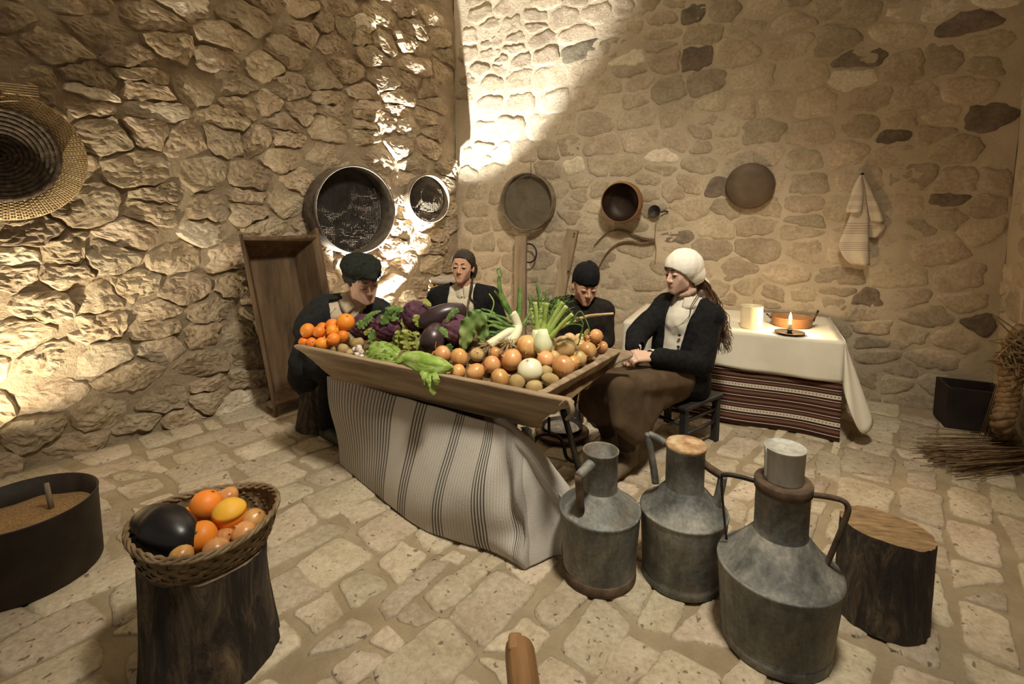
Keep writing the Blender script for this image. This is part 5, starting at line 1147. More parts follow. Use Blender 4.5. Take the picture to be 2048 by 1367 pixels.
# candle
cnd = at_z(1579, 668, TZ + 0.004); cd = empty('candlestick', cnd, 'lit candle stub on a small dark metal saucer', 'candle')
s_c = sc(cnd); rs = 27 * s_c
one(lathe([(rs * 0.55, 0), (rs * 0.7, 0.003), (rs, 0.014), (rs * 1.02, 0.017), (rs * 0.95, 0.015), (rs * 0.6, 0.007), (0.002, 0.006)], 32, True, False), 'saucer', MAT['iron'], cd)
one(lathe([(0.016, 0.006), (0.012, 0.02), (0.016, 0.028), (0.019, 0.034), (0.012, 0.034)], 20), 'socket', MAT['iron'], cd)
wx = one(lathe([(0.010, 0.03), (0.0105, 0.080), (0.009, 0.082), (0.002, 0.081)], 16, True, True, 0.1), 'wax', MAT['wax'], cd)
one(tube([(0, 0, 0.080), (0.001, 0, 0.089)], 0.001, 5), 'wick', MAT['iron'], wx)
fm, nt, b = new_mat('flame'); b.inputs['Emission Color'].default_value = (1.0, 0.62, 0.22, 1); b.inputs['Emission Strength'].default_value = 90; b.inputs['Base Color'].default_value = (1, 0.7, 0.3, 1)
one(lathe([(0.001, 0.083), (0.006, 0.091), (0.0095, 0.102), (0.0065, 0.120), (0.003, 0.134), (0.0005, 0.143)], 14), 'flame', fm, cd)
cl = light('candle_light', 'POINT', (cnd.x, cnd.y, cnd.z + 0.115), 20.0, (1.0, 0.66, 0.34), shadow_soft_size=0.014)
# jar
jc = at_z(1502, 655, TZ + 0.004); rj = 20.5 * sc(jc); hj = facing_plane(1502, 610, jc).z - jc.z
jr = empty('ceramic_jar', jc, 'cream glazed ceramic jar on the white tablecloth', 'jar')
one(lathe([(rj * 0.93, 0), (rj * 0.97, 0.006), (rj, 0.02), (rj * 1.0, hj - 0.02), (rj * 0.98, hj - 0.01), (rj * 1.02, hj - 0.003), (rj * 0.98, hj), (rj * 0.90, hj - 0.006), (rj * 0.9, 0.02)], 36, True, True), 'body', MAT['ceramic'], jr)
# copper pot with loop handles behind the candle
pc = at_z(1583, 652, TZ + 0.004) - BN * 0.02; rp_ = 38 * sc(pc); hp = 0.065
pt = empty('copper_pot', pc, 'shallow copper pot with loop handles behind the candle', 'pot')
one(lathe([(rp_ * 0.85, 0), (rp_ * 0.93, 0.01), (rp_, hp), (rp_ * 1.02, hp + 0.003), (rp_ * 0.96, hp), (rp_ * 0.88, 0.012), (0.002, 0.01)], 40, True, False), 'body', MAT['copper'], pt)
for sgn, zz in ((1, 0.045), (-1, 0.0)):
    w0 = bdir * (rp_ * 0.98 * sgn); one(tube(spline([w0 + BN * 0.02 + Vector((0, 0, hp - 0.02)), w0 * 1.12 + BN * 0.02 + Vector((0, 0, hp + zz)), w0 * 1.2 - BN * 0.02 + Vector((0, 0, hp + zz)), w0 - BN * 0.02 + Vector((0, 0, hp - 0.02))], 6), 0.005, 8), 'loop_handle', MAT['iron'], pt)

# ================================================================== dark box, straw and rope in the right corner
xb = at_z(1940, 855, 0); bx_c = wall_pt(1938, 810, 0.24); bx_c.z = 0
dbx = empty('dark_wooden_box', bx_c, 'dark wooden box on the floor in the corner behind the straw', 'box')
Mx = Matrix.Rotation(math.atan2(BD.y, BD.x), 4, 'Z'); wbx = 0.30; hbx = 0.27
for nm, c, s in [('front_panel', (0, -0.115, hbx / 2), (wbx, 0.02, hbx)), ('back_panel', (0, 0.115, hbx / 2), (wbx, 0.02, hbx)), ('side_panel', (-wbx / 2 + 0.01, 0, hbx / 2), (0.02, 0.21, hbx)), ('side_panel', (wbx / 2 - 0.01, 0, hbx / 2), (0.02, 0.21, hbx)), ('floor_panel', (0, 0, 0.012), (wbx - 0.04, 0.21, 0.02))]:
    bevel(one(box(c, s), nm, MAT['box_dark'], dbx, False, M=Mx), 0.003)
def straw_bundle(name, label, a, b, n, spread0, spread1, mat, r=0.0022, tie=None, fl=False):
    o = a.lerp(b, 0.5); e = empty(name, o, label, 'straw'); mb = MB()
    for k in range(n):
        v0 = Vector((random.gauss(0, 1), random.gauss(0, 1), random.gauss(0, 1))); p0 = a + v0 * spread0; p1 = b + v0 * spread1 + Vector((random.gauss(0, 1), random.gauss(0, 1), random.gauss(0, 1))) * spread1 * 0.4
        if fl: p0.z = max(p0.z, 0.004); p1.z = max(p1.z, 0.004)
        m = p0.lerp(p1, 0.5) + Vector((0, 0, random.uniform(-0.01, 0.01))); 
        if fl: m.z = max(m.z, 0.004)
        mb.add(tube([p0 - o, m - o, p1 - o], r, 4))
    st = mb.build('stalks', MAT[mat], e); st['kind'] = 'stuff'
    if tie is not None:
        tp_ = a.lerp(b, tie); d = (b - a).normalized(); one(lathe([(0.022, -0.008), (0.026, 0), (0.022, 0.008)], 12, False, False), 'cord', MAT['rope'], e, M=Matrix.Translation(tp_ - o) @ rot_for(d))
    return e
straw_bundle('standing_straw_bundle', 'tied bundle of straw stalks standing upright beside the dark box', at_z(1992, 884, 0.01), at_z(1994, 884, 0.01) + Vector((0.0, 0.0, 0.36)), 70, 0.035, 0.012, 'straw_dark', tie=0.88, fl=True)
straw_bundle('lying_straw_bundle', 'loose bundle of straw lying on the floor slabs with ends spread', at_z(1868, 906, 0.02), at_z(2035, 893, 0.05), 110, 0.055, 0.025, 'straw_dark', fl=True)
straw_bundle('lying_straw_bundle', 'second bundle of straw lying flat beneath the twisted rope', at_z(1900, 930, 0.02), at_z(2060, 915, 0.05), 80, 0.05, 0.025, 'straw_dark', fl=True)
rp0 = at_y(2035, 700, 2.75); rope = empty('twisted_rope', Vector((rp0.x, rp0.y, 0)), 'thick twisted straw rope hanging in knots in the room corner', 'rope'); ro = rope.location.copy()
path = spline([at_y(2050, 660, 2.7), at_y(2030, 690, 2.72), at_y(2022, 730, 2.70), at_y(2020, 770, 2.70), at_y(2014, 810, 2.70), at_y(2004, 850, 2.70), at_z(2020, 880, 0.05)], 10)
pts_, T_, N_ = frames(path)
for k in range(3):
    one(tube([pts_[i] + (N_[i] * math.cos(i * 0.75 + k * 2.094) + T_[i].cross(N_[i]) * math.sin(i * 0.75 + k * 2.094)) * 0.028 - ro for i in range(len(pts_))], 0.026, 8), 'strand', MAT['straw_dark'], rope)
for cx, cy, r in [(2030, 712, 0.06), (2036, 745, 0.05), (2040, 690, 0.07)]:
    c = at_y(cx, cy, 2.68); mb = MB()
    for k in range(26):
        a = [c - ro + Vector((random.gauss(0, 1), random.gauss(0, 0.6), random.gauss(0, 1))) * r * t for t in (0.3, 0.7, 1.0, 0.6)]; mb.add(tube(spline(a, 4), 0.0045, 5))
    mb.build('knot', MAT['rope'], rope)
# wooden chair back at the camera's feet
ww = at_y(1036, 1262, 0.98); chr_ = empty('wooden_chair', Vector((ww.x, 0.8, 0)), 'brown wooden chair seen only by the worn end of its top rail', 'chair'); co_ = chr_.location.copy()
zt_ = ww.z
def post(name, a, b, w, d):
    x = Vector((1, 0, 0)); o = one(prism([(a.x - w / 2, a.y - d / 2, a.z), (a.x + w / 2, a.y - d / 2, a.z), (a.x + w / 2, a.y + d / 2, a.z), (a.x - w / 2, a.y + d / 2, a.z)], (0, 0, 0), b - a), name, MAT['wood_brown'], chr_, False, origin=None); o.location = -co_ ; bevel(o, 0.008, 3); return o
e0 = Vector((ww.x + 0.002, 0.98, zt_ - 0.01)); e1_ = Vector((ww.x + 0.045, 0.50, zt_ - 0.02))
o = one(prism([e0 + Vector((-0.030, 0.0, -0.055)), e0 + Vector((-0.030, 0.0, -0.012)), e0 + Vector((-0.022, 0.0, 0.0)), e0 + Vector((-0.008, 0.0, 0.008)), e0 + Vector((0.012, 0.0, 0.006)), e0 + Vector((0.026, 0.0, -0.004)), e0 + Vector((0.032, 0.0, -0.02)), e0 + Vector((0.032, 0.0, -0.055))], (0, 0, 0), e1_ - e0), 'top_rail', MAT['wood_brown'], chr_, False); o.location = -co_; bevel(o, 0.010, 3)
post('back_post', Vector((e0.x - 0.008, 0.955, 0)), Vector((e0.x - 0.008, 0.965, zt_ - 0.004)), 0.03, 0.045)
post('back_post', Vector((e1_.x, 0.50, 0)), Vector((e1_.x, 0.505, zt_ - 0.02)), 0.03, 0.045)
post('front_leg', Vector((e0.x + 0.40, 0.94, 0)), Vector((e0.x + 0.40, 0.94, 0.22)), 0.035, 0.035)
post('front_leg', Vector((e1_.x + 0.40, 0.50, 0)), Vector((e1_.x + 0.40, 0.50, 0.22)), 0.035, 0.035)
o = bevel(one(box((e0.x + 0.20, 0.72, 0.235), (0.46, 0.50, 0.025)), 'seat', MAT['wood_brown'], chr_, False), 0.006); o.location = -co_
# wicker hamper behind the girl
hm = at_z(884, 600, 0.0); hmc = at_y(888, 560, 3.95); hmc.z = 0; hh = at_y(888, 566, 3.95).z
hmp = empty('wicker_hamper', hmc, 'tall golden wicker hamper with a woollen roll on top behind the girl', 'hamper')
mb = MB(); rH = 0.095
for j in range(int(hh / 0.026)):
    mb.add(tube([((rH + 0.02 * j * 0.026) * math.cos(a) + 0.004 * math.cos(a) * (1 if (i + j) % 2 else -1), (rH + 0.02 * j * 0.026) * math.sin(a) + 0.004 * math.sin(a) * (1 if (i + j) % 2 else -1), 0.012 + j * 0.026) for i, a in enumerate([k * 6.2832 / 32 for k in range(32)])], 0.0115, 6, True))
mb.build('weave', MAT['wicker_gold'], hmp)
mb = MB()
for k in range(16):
    a = k * 6.2832 / 16; mb.add(tube([(rH * math.cos(a), rH * math.sin(a), 0), ((rH + 0.02) * math.cos(a), (rH + 0.02) * math.sin(a), hh)], 0.006, 6))
mb.build('stakes', MAT['wicker_gold'], hmp)
rollp = [hmc + Vector((0.088 * math.cos(a), 0.088 * math.sin(a), hh + 0.022)) for a in [k * 6.2832 / 24 for k in range(24)]]
rw = one(tube([p - Vector((hmc.x, hmc.y, hh + 0.022)) for p in rollp], [0.024 + 0.004 * math.sin(i * 1.7) for i in range(24)], 12, True), 'woollen_roll', MAT['pulp']); rw.location = (hmc.x, hmc.y, hh + 0.022)
tag(rw, 'beige woollen roll resting on the wicker hamper rim', 'wool')

# ================================================================== people
def place(name, me, mats, person, thick=0):
    o = add_obj(name, me, mats, person); o.matrix_parent_inverse = Matrix.Translation(-person.location)
    if thick: solid(o, thick, 1)
    return o
def head_matrix(c, face, pitch=0, roll=0, s=1.0):
    return Matrix.Translation(c) @ Matrix.Rotation(math.radians(face + 90), 4, 'Z') @ Matrix.Rotation(math.radians(pitch), 4, 'X') @ Matrix.Rotation(math.radians(roll), 4, 'Y') @ Matrix.Scale(s, 4)
def tf(vf, Mx): return [tuple(Mx @ Vector(p)) for p in vf[0]], vf[1]
def head_parts(H, fem=True, ears=True):
    jw = 0.036 if fem else 0.043; P = []
    P.append(ell((0, 0.018, 0.036), (0.074, 0.092, 0.082)))
    P.append(hull([((q * 0.030, -0.049, 0.060), 0.022) for q in (-1, 1)] + [((q * 0.052, -0.022, 0.030), 0.020) for q in (-1, 1)] + [((q * 0.041, -0.046, -0.014), 0.022) for q in (-1, 1)] + [((q * (0.021 if fem else 0.024), -0.057, -0.056), 0.020) for q in (-1, 1)]
                  + [((q * (0.009 if fem else 0.013), -0.063, -0.090), 0.016) for q in (-1, 1)] + [((q * jw * 1.12, -0.006, -0.056), 0.020) for q in (-1, 1)]))
    P.append(hull([((q * 0.030, -0.058, 0.032), 0.0185) for q in (-1, 1)] + [((0, -0.062, 0.030), 0.017)]))
    P.append(hull([((0, -0.074, 0.018), 0.0072), ((0, -0.094, -0.022), 0.0100)])); P.append(hull([((-0.0095, -0.083, -0.029), 0.0080), ((0.0095, -0.083, -0.029), 0.0080), ((0, -0.095, -0.025), 0.0092)]))
    P.append(ell((0, -0.0725, -0.056), (0.019, 0.0100, 0.0052))); P.append(ell((0, -0.0715, -0.0645), (0.016, 0.0100, 0.0056)))
    for s in ((-1, 1) if ears else ()): P.append(ell((s * 0.074, 0.014, -0.006), (0.010, 0.018, 0.030)))
    return [tf(p, H) for p in P]
def face_details(person, H, skin, hair, lid=98, brow=0.0):
    for s in (-1, 1):
        c = Vector((s * 0.0295, -0.0605, 0.007)); R = 0.0165
        eb = MB(); eb.add(ell(c, (R, R, R))); eye = MB()
        v, f = ell((0, 0, 0), (R, R, R)); g = Vector((0, -1, -0.35)).normalized()
        mi = [1 if sum((Vector(v[i]) for i in q), Vector()).normalized().dot(g) > 0.86 else 0 for q in f]
        me = bpy.data.meshes.new('eye'); me.from_pydata([tuple(H @ (Vector(p) + c)) for p in v], [], f); me.polygons.foreach_set('material_index', mi); me.polygons.foreach_set('use_smooth', [True] * len(f)); me.update()
        place('eye', me, [MAT['eye_white'], MAT['iris']], person)
        def lidf(u, w, t0=-35, t1=lid, rr=R * 1.10):
            ph = math.pi * (0.02 + 0.96 * u); t = math.radians(t0 + (t1 - t0) * w - 14 * abs(u - 0.5) * 2 * (w)); return H @ (c + Vector((rr * 1.05 * math.cos(ph), -rr * math.sin(ph) * math.sin(t), rr * math.sin(ph) * math.cos(t))))
        mb = MB().add(gridf(lidf, 14, 8)); mb.add(gridf(lambda u, w: lidf(u, w, 205, 128), 14, 6)); me = bpy.data.meshes.new('eyelid'); me.from_pydata(mb.v, [], mb.f); me.polygons.foreach_set('use_smooth', [True] * len(mb.f)); me.update(); place('eyelid', me, skin, person, 0.0008)
        vf = tube([lidf(0.06 + 0.88 * i / 12, 1.0, rr=R * 1.14) for i in range(13)], [0.0006 + 0.0014 * math.sin(math.pi * i / 12) for i in range(13)], 6); me = bpy.data.meshes.new('lashes'); me.from_pydata(vf[0], [], vf[1]); me.update(); place('lashes', me, hair, person)
        vf = tube([H @ Vector((s * (0.012 + 0.038 * t), -0.0800 + 0.021 * t ** 1.8, 0.0335 + 0.005 * math.sin(t * 2.6) - 0.002 * t + brow)) for t in [i / 8 for i in range(9)]], [0.0022, 0.0028, 0.0030, 0.0030, 0.0028, 0.0025, 0.0021, 0.0016, 0.0010], 6); me = bpy.data.meshes.new('eyebrow'); me.from_pydata(vf[0], [], vf[1]); me.update(); place('eyebrow', me, hair, person)
def hand_parts(wr, d, nrm, curl=0.6, side=1, s=1.0):
    """palm from the wrist along d, back of the hand towards nrm"""
    d = Vector(d).normalized(); nrm = Vector(nrm); nrm = (nrm - d * nrm.dot(d)).normalized(); x = d.cross(nrm) * side; P = []
    k = lambda a, b, c: wr + x * (a * s) + d * (b * s) + nrm * (c * s)
    P.append(hull([(k(-0.026, 0.015, 0), 0.015 * s), (k(0.026, 0.015, 0), 0.015 * s), (k(-0.034, 0.085, 0), 0.0125 * s), (k(0.034, 0.085, 0), 0.0125 * s)]))
    for i, (a, L) in enumerate([(-0.033, 0.062), (-0.011, 0.074), (0.011, 0.078), (0.032, 0.070)]):
        p0 = k(a, 0.082, 0); a1 = curl * 0.7; a2 = curl * 1.9; p1 = p0 + (d * math.cos(a1) - nrm * math.sin(a1)) * (L * 0.5 * s); p2 = p1 + (d * math.cos(a2) - nrm * math.sin(a2)) * (L * 0.32 * s); a3 = a2 + curl; p3 = p2 + (d * math.cos(a3) - nrm * math.sin(a3)) * (L * 0.24 * s)
        P += [hull([(p0, 0.0095 * s), (p1, 0.0088 * s)]), hull([(p1, 0.0088 * s), (p2, 0.0082 * s)]), hull([(p2, 0.0082 * s), (p3, 0.0072 * s)])]
    t0 = k(0.030, 0.025, -0.004); t1 = k(0.058, 0.055, -0.014); t2 = k(0.060, 0.085, -0.022)
    P += [hull([(t0, 0.013 * s), (t1, 0.0105 * s)]), hull([(t1, 0.0105 * s), (t2, 0.0085 * s)])]
    return P
def arm(a, b, c, r0, r1, r2): return [hull([(a, r0), (b, r1)]), hull([(b, r1), (c, r2)])]
def torso(J, g=0.0):
    P = [hull([(J['hipL'], 0.095 + g), (J['hipR'], 0.095 + g), (J['waist'], 0.10 + g)]), hull([(J['waist'] - J['side'] * 0.05, 0.095 + g), (J['waist'] + J['side'] * 0.05, 0.095 + g), (J['chL'], 0.095 + g), (J['chR'], 0.095 + g)]),
         hull([(J['chL'], 0.088 + g), (J['chR'], 0.088 + g), (J['shL'], 0.052 + g), (J['shR'], 0.052 + g), (J['neck'], 0.05 + g * 0.5)])]
    return P
def setup(name, label, base, J):
    e = empty(name, base, label, 'person'); J['front'] = Vector((math.cos(math.radians(J['face'])), math.sin(math.radians(J['face'])), 0))
    J['side'] = (J['shL'] - J['shR']).normalized(); u = (J['neck'] - J['waist']).normalized(); J['up'] = u
    f = J['front']; f = f - u * f.dot(u); J['front'] = f.normalized(); mid = J['waist'].lerp(J['neck'], 0.62); w = (J['shL'] - J['shR']).length * 0.24
    J['ch'] = mid; J['chL'] = mid + J['side'] * w; J['chR'] = mid - J['side'] * w; return e
def body(person, J, H, skin, fem=True, hands=None, vox=0.0045, ears=True):
    P = head_parts(H, fem, ears); hc = H.translation; nk = H @ Vector((0, 0.022, -0.055))
    P.append(hull([(nk, 0.050 if fem else 0.054), (J['neck'], 0.052 if fem else 0.058)])); P += torso(J, -0.012)
    for s in 'LR':
        P += arm(J['sh' + s], J['el' + s], J['wr' + s], 0.046, 0.038, 0.026)
        P += [hull([(J['hip' + s], 0.08), (J['kn' + s], 0.055)]), hull([(J['kn' + s], 0.052), (J['an' + s], 0.036)]), hull([(J['an' + s], 0.036), (J['toe' + s], 0.026)])]
    P += list(hands or [])
    me = blob(P, vox, 3); Hi = H.inverted()
    lips = ((Vector((0, -0.079, -0.0565)), (0.0185, 0.013, 0.0048)), (Vector((0, -0.078, -0.0645)), (0.015, 0.013, 0.0052)))
    for p in me.polygons:
        q = Hi @ p.center
        if abs(q.x) < 0.03 and -0.085 < q.z < -0.04 and q.y < -0.05:
            z = (q.z + 0.0600) / 0.0098; x = q.x / 0.0185
            if x * x + z * z < 1 and q.y < -0.066: p.material_index = 1
    return place('body', me, [skin, MAT['lip']], person)
def legs_parts(J, g=0.018):
    P = [hull([(J['hipL'], 0.10 + g), (J['hipR'], 0.10 + g)])]
    for s in 'LR': P += [hull([(J['hip' + s], 0.085 + g), (J['kn' + s], 0.058 + g)]), hull([(J['kn' + s], 0.056 + g), (J['an' + s] + Vector((0, 0, 0.03)), 0.045 + g)])]
    return P
def shoes(person, J, mat, h=0.0):
    for s in 'LR':
        a, t = J['an' + s].copy(), J['toe' + s].copy(); d = (t - a); d.z = 0; d.normalize(); heel = a - d * 0.03; P = [hull([(Vector((heel.x, heel.y, 0.044)), 0.044), (Vector((a.x, a.y, 0.050)) + d * 0.08, 0.049), (Vector((a.x, a.y, 0.040)) + d * 0.17, 0.038)])]
        P.append(hull([(Vector((a.x, a.y, 0.06)), 0.052), (Vector((a.x, a.y, 0.11 + h)), 0.056)]))
        sole = [Vector((heel.x, heel.y, 0)) - d * 0.03, Vector((a.x, a.y, 0)) + d * 0.19]
        me = blob(P, 0.007, 3)
        for v in me.vertices: v.co.z = max(v.co.z, 0.002)
        place('shoe', me, mat, person)
def garment_arms(J, g0=0.068, g1=0.055, g2=0.046, sleeve=0.95):
    P = []
    for s in 'LR': P += arm(J['sh' + s], J['el' + s], J['el' + s].lerp(J['wr' + s], sleeve), g0, g1, g2)
    return P
def strands(person, name, mat, paths, r0=0.0022):
    mb = MB()
    for p in paths: n = len(p); mb.add(tube(p, [r0 * (1 - 0.7 * i / (n - 1)) for i in range(n)], 5))
    me = bpy.data.meshes.new(name); me.from_pydata(mb.v, [], mb.f); me.polygons.foreach_set('use_smooth', [True] * len(mb.f)); me.update(); return place(name, me, mat, person)
def hp(H, x, y, z): return H @ Vector((x, y, z))
def collar(person, J, H, mat, pts, r=0.008, name='collar'):
    return None
P_ = at_y
# ------------------------------------------------ woman with the white headscarf, on the black chair
J = dict(face=207, neck=P_(1378, 603, 3.00), waist=P_(1362, 715, 2.98), hipL=P_(1376, 752, 2.90), hipR=P_(1346, 745, 3.06), shL=P_(1418, 634, 2.90), shR=P_(1333, 613, 3.10),
         elL=P_(1403, 728, 2.80), elR=P_(1275, 668, 2.98), wrL=P_(1300, 712, 2.66), wrR=P_(1268, 695, 2.78), knL=P_(1243, 778, 2.50), knR=P_(1188, 770, 2.68), anL=P_(1256, 925, 2.60), anR=P_(1218, 888, 2.78), toeL=P_(1232, 945, 2.50), toeR=P_(1190, 905, 2.70))
for s in 'LR':
    J['an' + s].z = 0.075; J['toe' + s].z = 0.035
w = setup('person', 'seated woman in a white headscarf, black cardigan and brown skirt', Vector((J['hipL'].x, J['hipL'].y, 0)), J)
H = head_matrix(P_(1362, 548, 2.98), 203, 6, 0, 1.06)
dL = (J['wrL'] - J['elL']).normalized()
body(w, J, H, MAT['skin_pale'], True, hand_parts(J['wrR'], Vector((-0.35, -0.45, -0.55)), Vector((-0.5, -0.4, 0.75)), 0.75, -1, 0.95) + hand_parts(J['wrL'], dL + Vector((-0.3, 0, -0.1)), Vector((-0.2, -0.5, 0.8)), 0.8, 1, 0.95), ears=False)
face_details(w, H, MAT['skin_pale'], MAT['hair_dark'], 92)
b = blob(torso(J, 0.014) + [hull([(J['neck'] + Vector((0, 0, 0.01)), 0.064), (J['ch'] + J['front'] * 0.03, 0.11)])], 0.009, 5, 0.004, 14); place('blouse', b, MAT['blouse'], w)
# blouse collar and pink neck scarf
nk = H @ Vector((0, 0.02, -0.085)); ax = (nk - J['neck']).normalized()
me_ = tube([J['neck'].lerp(nk, 0.45) + (Matrix.Rotation(a, 3, ax) @ (J['front'] * 0.060)) for a in [k * 6.2832 / 24 for k in range(24)]], [0.017 + 0.003 * math.sin(k * 2.1) for k in range(24)], 10, True)
m2 = bpy.data.meshes.new('neck_scarf'); m2.from_pydata(*[me_[0], [], me_[1]]); m2.polygons.foreach_set('use_smooth', [True] * len(m2.polygons)); place('neck_scarf', m2, MAT['collar_pink'], w)
def flap_collar(person, J, c, R, mat, h=0.045, open_=0.5, drop=0.02):
    up = J['up']
    def fn(u, v2):
        a = -math.pi + open_ * 0.5 + u * (2 * math.pi - open_); d = Matrix.Rotation(a + math.pi, 3, up) @ J['front']; pointy = 0.022 * max(0, abs(u - 0.5) * 2 - 0.6) / 0.4
        return c + d * (R + 0.030 * v2) + up * (0.022 - (h + pointy) * v2 * v2 + 0.004)
    g = gridf(fn, 40, 6); m = bpy.data.meshes.new('collar'); m.from_pydata(g[0], [], g[1]); m.polygons.foreach_set('use_smooth', [True] * len(m.polygons)); m.update(); place('shirt_collar', m, mat, person, 0.003)
flap_collar(w, J, J['neck'] + J['up'] * 0.012, 0.068, MAT['blouse'], 0.06, 0.7)
def opened(J, w_top, w_bot, depth=-0.3, fmin=0.02):
    def keep(p):
        d = p - J['ch']; f = d.dot(J['front']); s = abs(d.dot(J['side'])); h = (p - J['neck']).dot(J['up']); t = min(max(-h / abs(depth), 0), 1.2)
        if h > 0.015 and (p - J['neck']).length < 0.10: return False
        return not (f > fmin and s < w_top + (w_bot - w_top) * t)
    return keep
c = blob(torso(J, 0.034) + garment_arms(J, 0.075, 0.064, 0.05, 0.93) + [hull([(J['hipL'] + Vector((0.02, 0.02, -0.05)), 0.12), (J['hipR'] + Vector((0.05, 0.03, -0.05)), 0.12), (J['waist'], 0.13)])], 0.009, 6, 0.006, 12, 3)
cut(c, opened(J, 0.085, 0.055, 0.30)); place('cardigan', c, MAT['wool_black'], w, 0.007)
for k in range(4):
    q = J['neck'] - J['up'] * (0.19 + 0.07 * k) + J['front'] * (0.135 - 0.004 * k) + J['side'] * 0.072; me = bpy.data.meshes.new('button'); v, f = ell(q, (0.009, 0.009, 0.009)); me.from_pydata(v, [], f); place('button', me, MAT['wood_black'], w)
# cuff
for s in 'LR':
    a = J['el' + s].lerp(J['wr' + s], 0.93); d = (J['wr' + s] - J['el' + s]).normalized(); m = MB().add(lathe([(0.041, 0), (0.040, 0.030), (0.036, 0.031)], 20, False, False), Matrix.Translation(a) @ rot_for(d)); me = bpy.data.meshes.new('cuff'); me.from_pydata(m.v, [], m.f); me.polygons.foreach_set('use_smooth', [True] * len(m.f)); place('cuff', me, MAT['blouse'], w)
hemL = P_(1272, 866, 2.50); hemL2 = P_(1240, 845, 2.44); hemR = P_(1172, 812, 2.66); hemR2 = P_(1205, 838, 2.74); outer = P_(1318, 800, 2.70)
sk = blob([hull([(J['hipL'], 0.125), (J['hipR'], 0.125), (J['waist'] - J['up'] * 0.03, 0.115)]), hull([(J['hipL'], 0.11), (J['hipR'], 0.11), (J['knL'], 0.075), (J['knR'], 0.075)]),
           hull([(J['knL'], 0.08), (hemL, 0.06), (hemL2, 0.05), (outer, 0.05)]), hull([(J['knL'], 0.07), (outer, 0.06), (J['hipL'] + Vector((0, 0, -0.04)), 0.08)]), hull([(J['knR'], 0.078), (hemR, 0.045), (hemR2, 0.055)]), hull([(J['knR'], 0.07), (J['knL'], 0.07), (hemR2, 0.04), (hemL2 + Vector((0, 0, 0.09)), 0.03)])], 0.011, 6, 0.010, 7, 5, (1.3, 1.3, 0.6))
place('skirt', sk, MAT['skirt'], w)
b = blob([hull([(J['knL'] - Vector((0, 0, 0.05)), 0.06), (J['anL'] + Vector((0, 0, 0.04)), 0.05)]), hull([(J['knR'] - Vector((0, 0, 0.05)), 0.06), (J['anR'] + Vector((0, 0, 0.04)), 0.05)])], 0.01, 4, 0.004, 20); place('stockings', b, MAT['stocking'], w)
shoes(w, J, MAT['boot'], 0.10)
# headscarf
sc_ = blob([tf(ell((0, 0.024, 0.044), (0.095, 0.112, 0.099)), H), tf(ell((0, 0.06, -0.005), (0.086, 0.085, 0.075)), H)], 0.006, 3, 0.004, 16, 0, (1.6, 1.6, 0.5)); Hi = H.inverted()
cut(sc_, lambda p: (lambda q: q.z > 0.050 - (q.y + 0.085) * 0.84 and q.z > -0.075)(Hi @ p)); place('headscarf', sc_, MAT['scarf'], w, 0.004)
tl_ = blob([hull([(hp(H, 0, 0.095, 0.0), 0.030), (hp(H, 0.0, 0.120, -0.035), 0.026)]), hull([(hp(H, 0.0, 0.110, 0.0), 0.030), (hp(H, 0.04, 0.145, -0.07), 0.016), (hp(H, -0.045, 0.15, -0.065), 0.016), (hp(H, 0.0, 0.185, -0.085), 0.010)])], 0.005, 2, 0.004, 30); place('headscarf_tail', tl_, MAT['scarf'], w)
paths = []
for k in range(300):
    a = random.uniform(-1, 1); b_ = random.uniform(-1, 1); base = hp(H, 0.045 * a, 0.085 + 0.03 * b_, -0.035 + 0.02 * random.random()); L = random.uniform(0.30, 0.47); ph = random.random() * 6; q = []
    end = P_(1428 + 30 * a + 8 * random.random(), 545 + L * 345, 2.93 - 0.05 * b_)
    for i in range(15):
        t = i / 14; p = base.lerp(end, t); amp = 0.004 + 0.016 * t; p = p + Vector((amp * math.sin(t * 17 + ph), amp * math.cos(t * 15 + ph * 1.3), 0)) + Vector((0.035, 0.03, 0)) * math.sin(math.pi * t) * (0.7 + 0.5 * a); q.append(p)
    paths.append(q)
hr = strands(w, 'long_hair', MAT['hair_brown'], paths, 0.0050)
b = blob([hull([(hp(H, 0, 0.075, -0.03), 0.05), (hp(H, 0, 0.10, -0.10), 0.045)]), hull([(hp(H, 0, 0.10, -0.10), 0.045), (P_(1430, 640, 2.95), 0.058)]), hull([(P_(1430, 640, 2.95), 0.058), (P_(1434, 678, 2.95), 0.03)])], 0.008, 3, 0.010, 30, 2, (1, 1, 0.3)); place('hair_mass', b, MAT['hair_brown'], w)
strands(w, 'loose_lock', MAT['hair_brown'], [spline([P_(1395, 590, 2.86), P_(1382, 612, 2.80), P_(1378, 632, 2.78), P_(1362, 648, 2.78), P_(1348, 654, 2.79)], 5), spline([P_(1398, 592, 2.86), P_(1384, 615, 2.80), P_(1376, 640, 2.78), P_(1358, 650, 2.78)], 5)], 0.003)
# her black chair
ca = math.radians(218); cf = Vector((math.cos(ca), math.sin(ca), 0)); cs = Vector((-cf.y, cf.x, 0)); cc = Vector((J['hipL'].lerp(J['hipR'], 0.5).x, J['hipL'].lerp(J['hipR'], 0.5).y, 0)) + cf * 0.02 + Vector((0.0, 0.03, 0))
sz = J['hipL'].z - 0.150
chw = empty('rush_chair', cc, 'black painted wooden chair carrying the woman in the headscarf', 'chair')
def cpt(a, b, z): return cf * a + cs * b + Vector((0, 0, z))
for a, b in ((0.17, 0.17), (0.17, -0.17), (-0.17, 0.17), (-0.17, -0.17)):
    one(prism([cpt(a - 0.018, b - 0.018, 0), cpt(a + 0.018, b - 0.018, 0), cpt(a + 0.018, b + 0.018, 0), cpt(a - 0.018, b + 0.018, 0)], (0, 0, 0), (0, 0, sz + (0.0 if a > 0 else 0.0))), 'leg', MAT['wood_black'], chw, False)
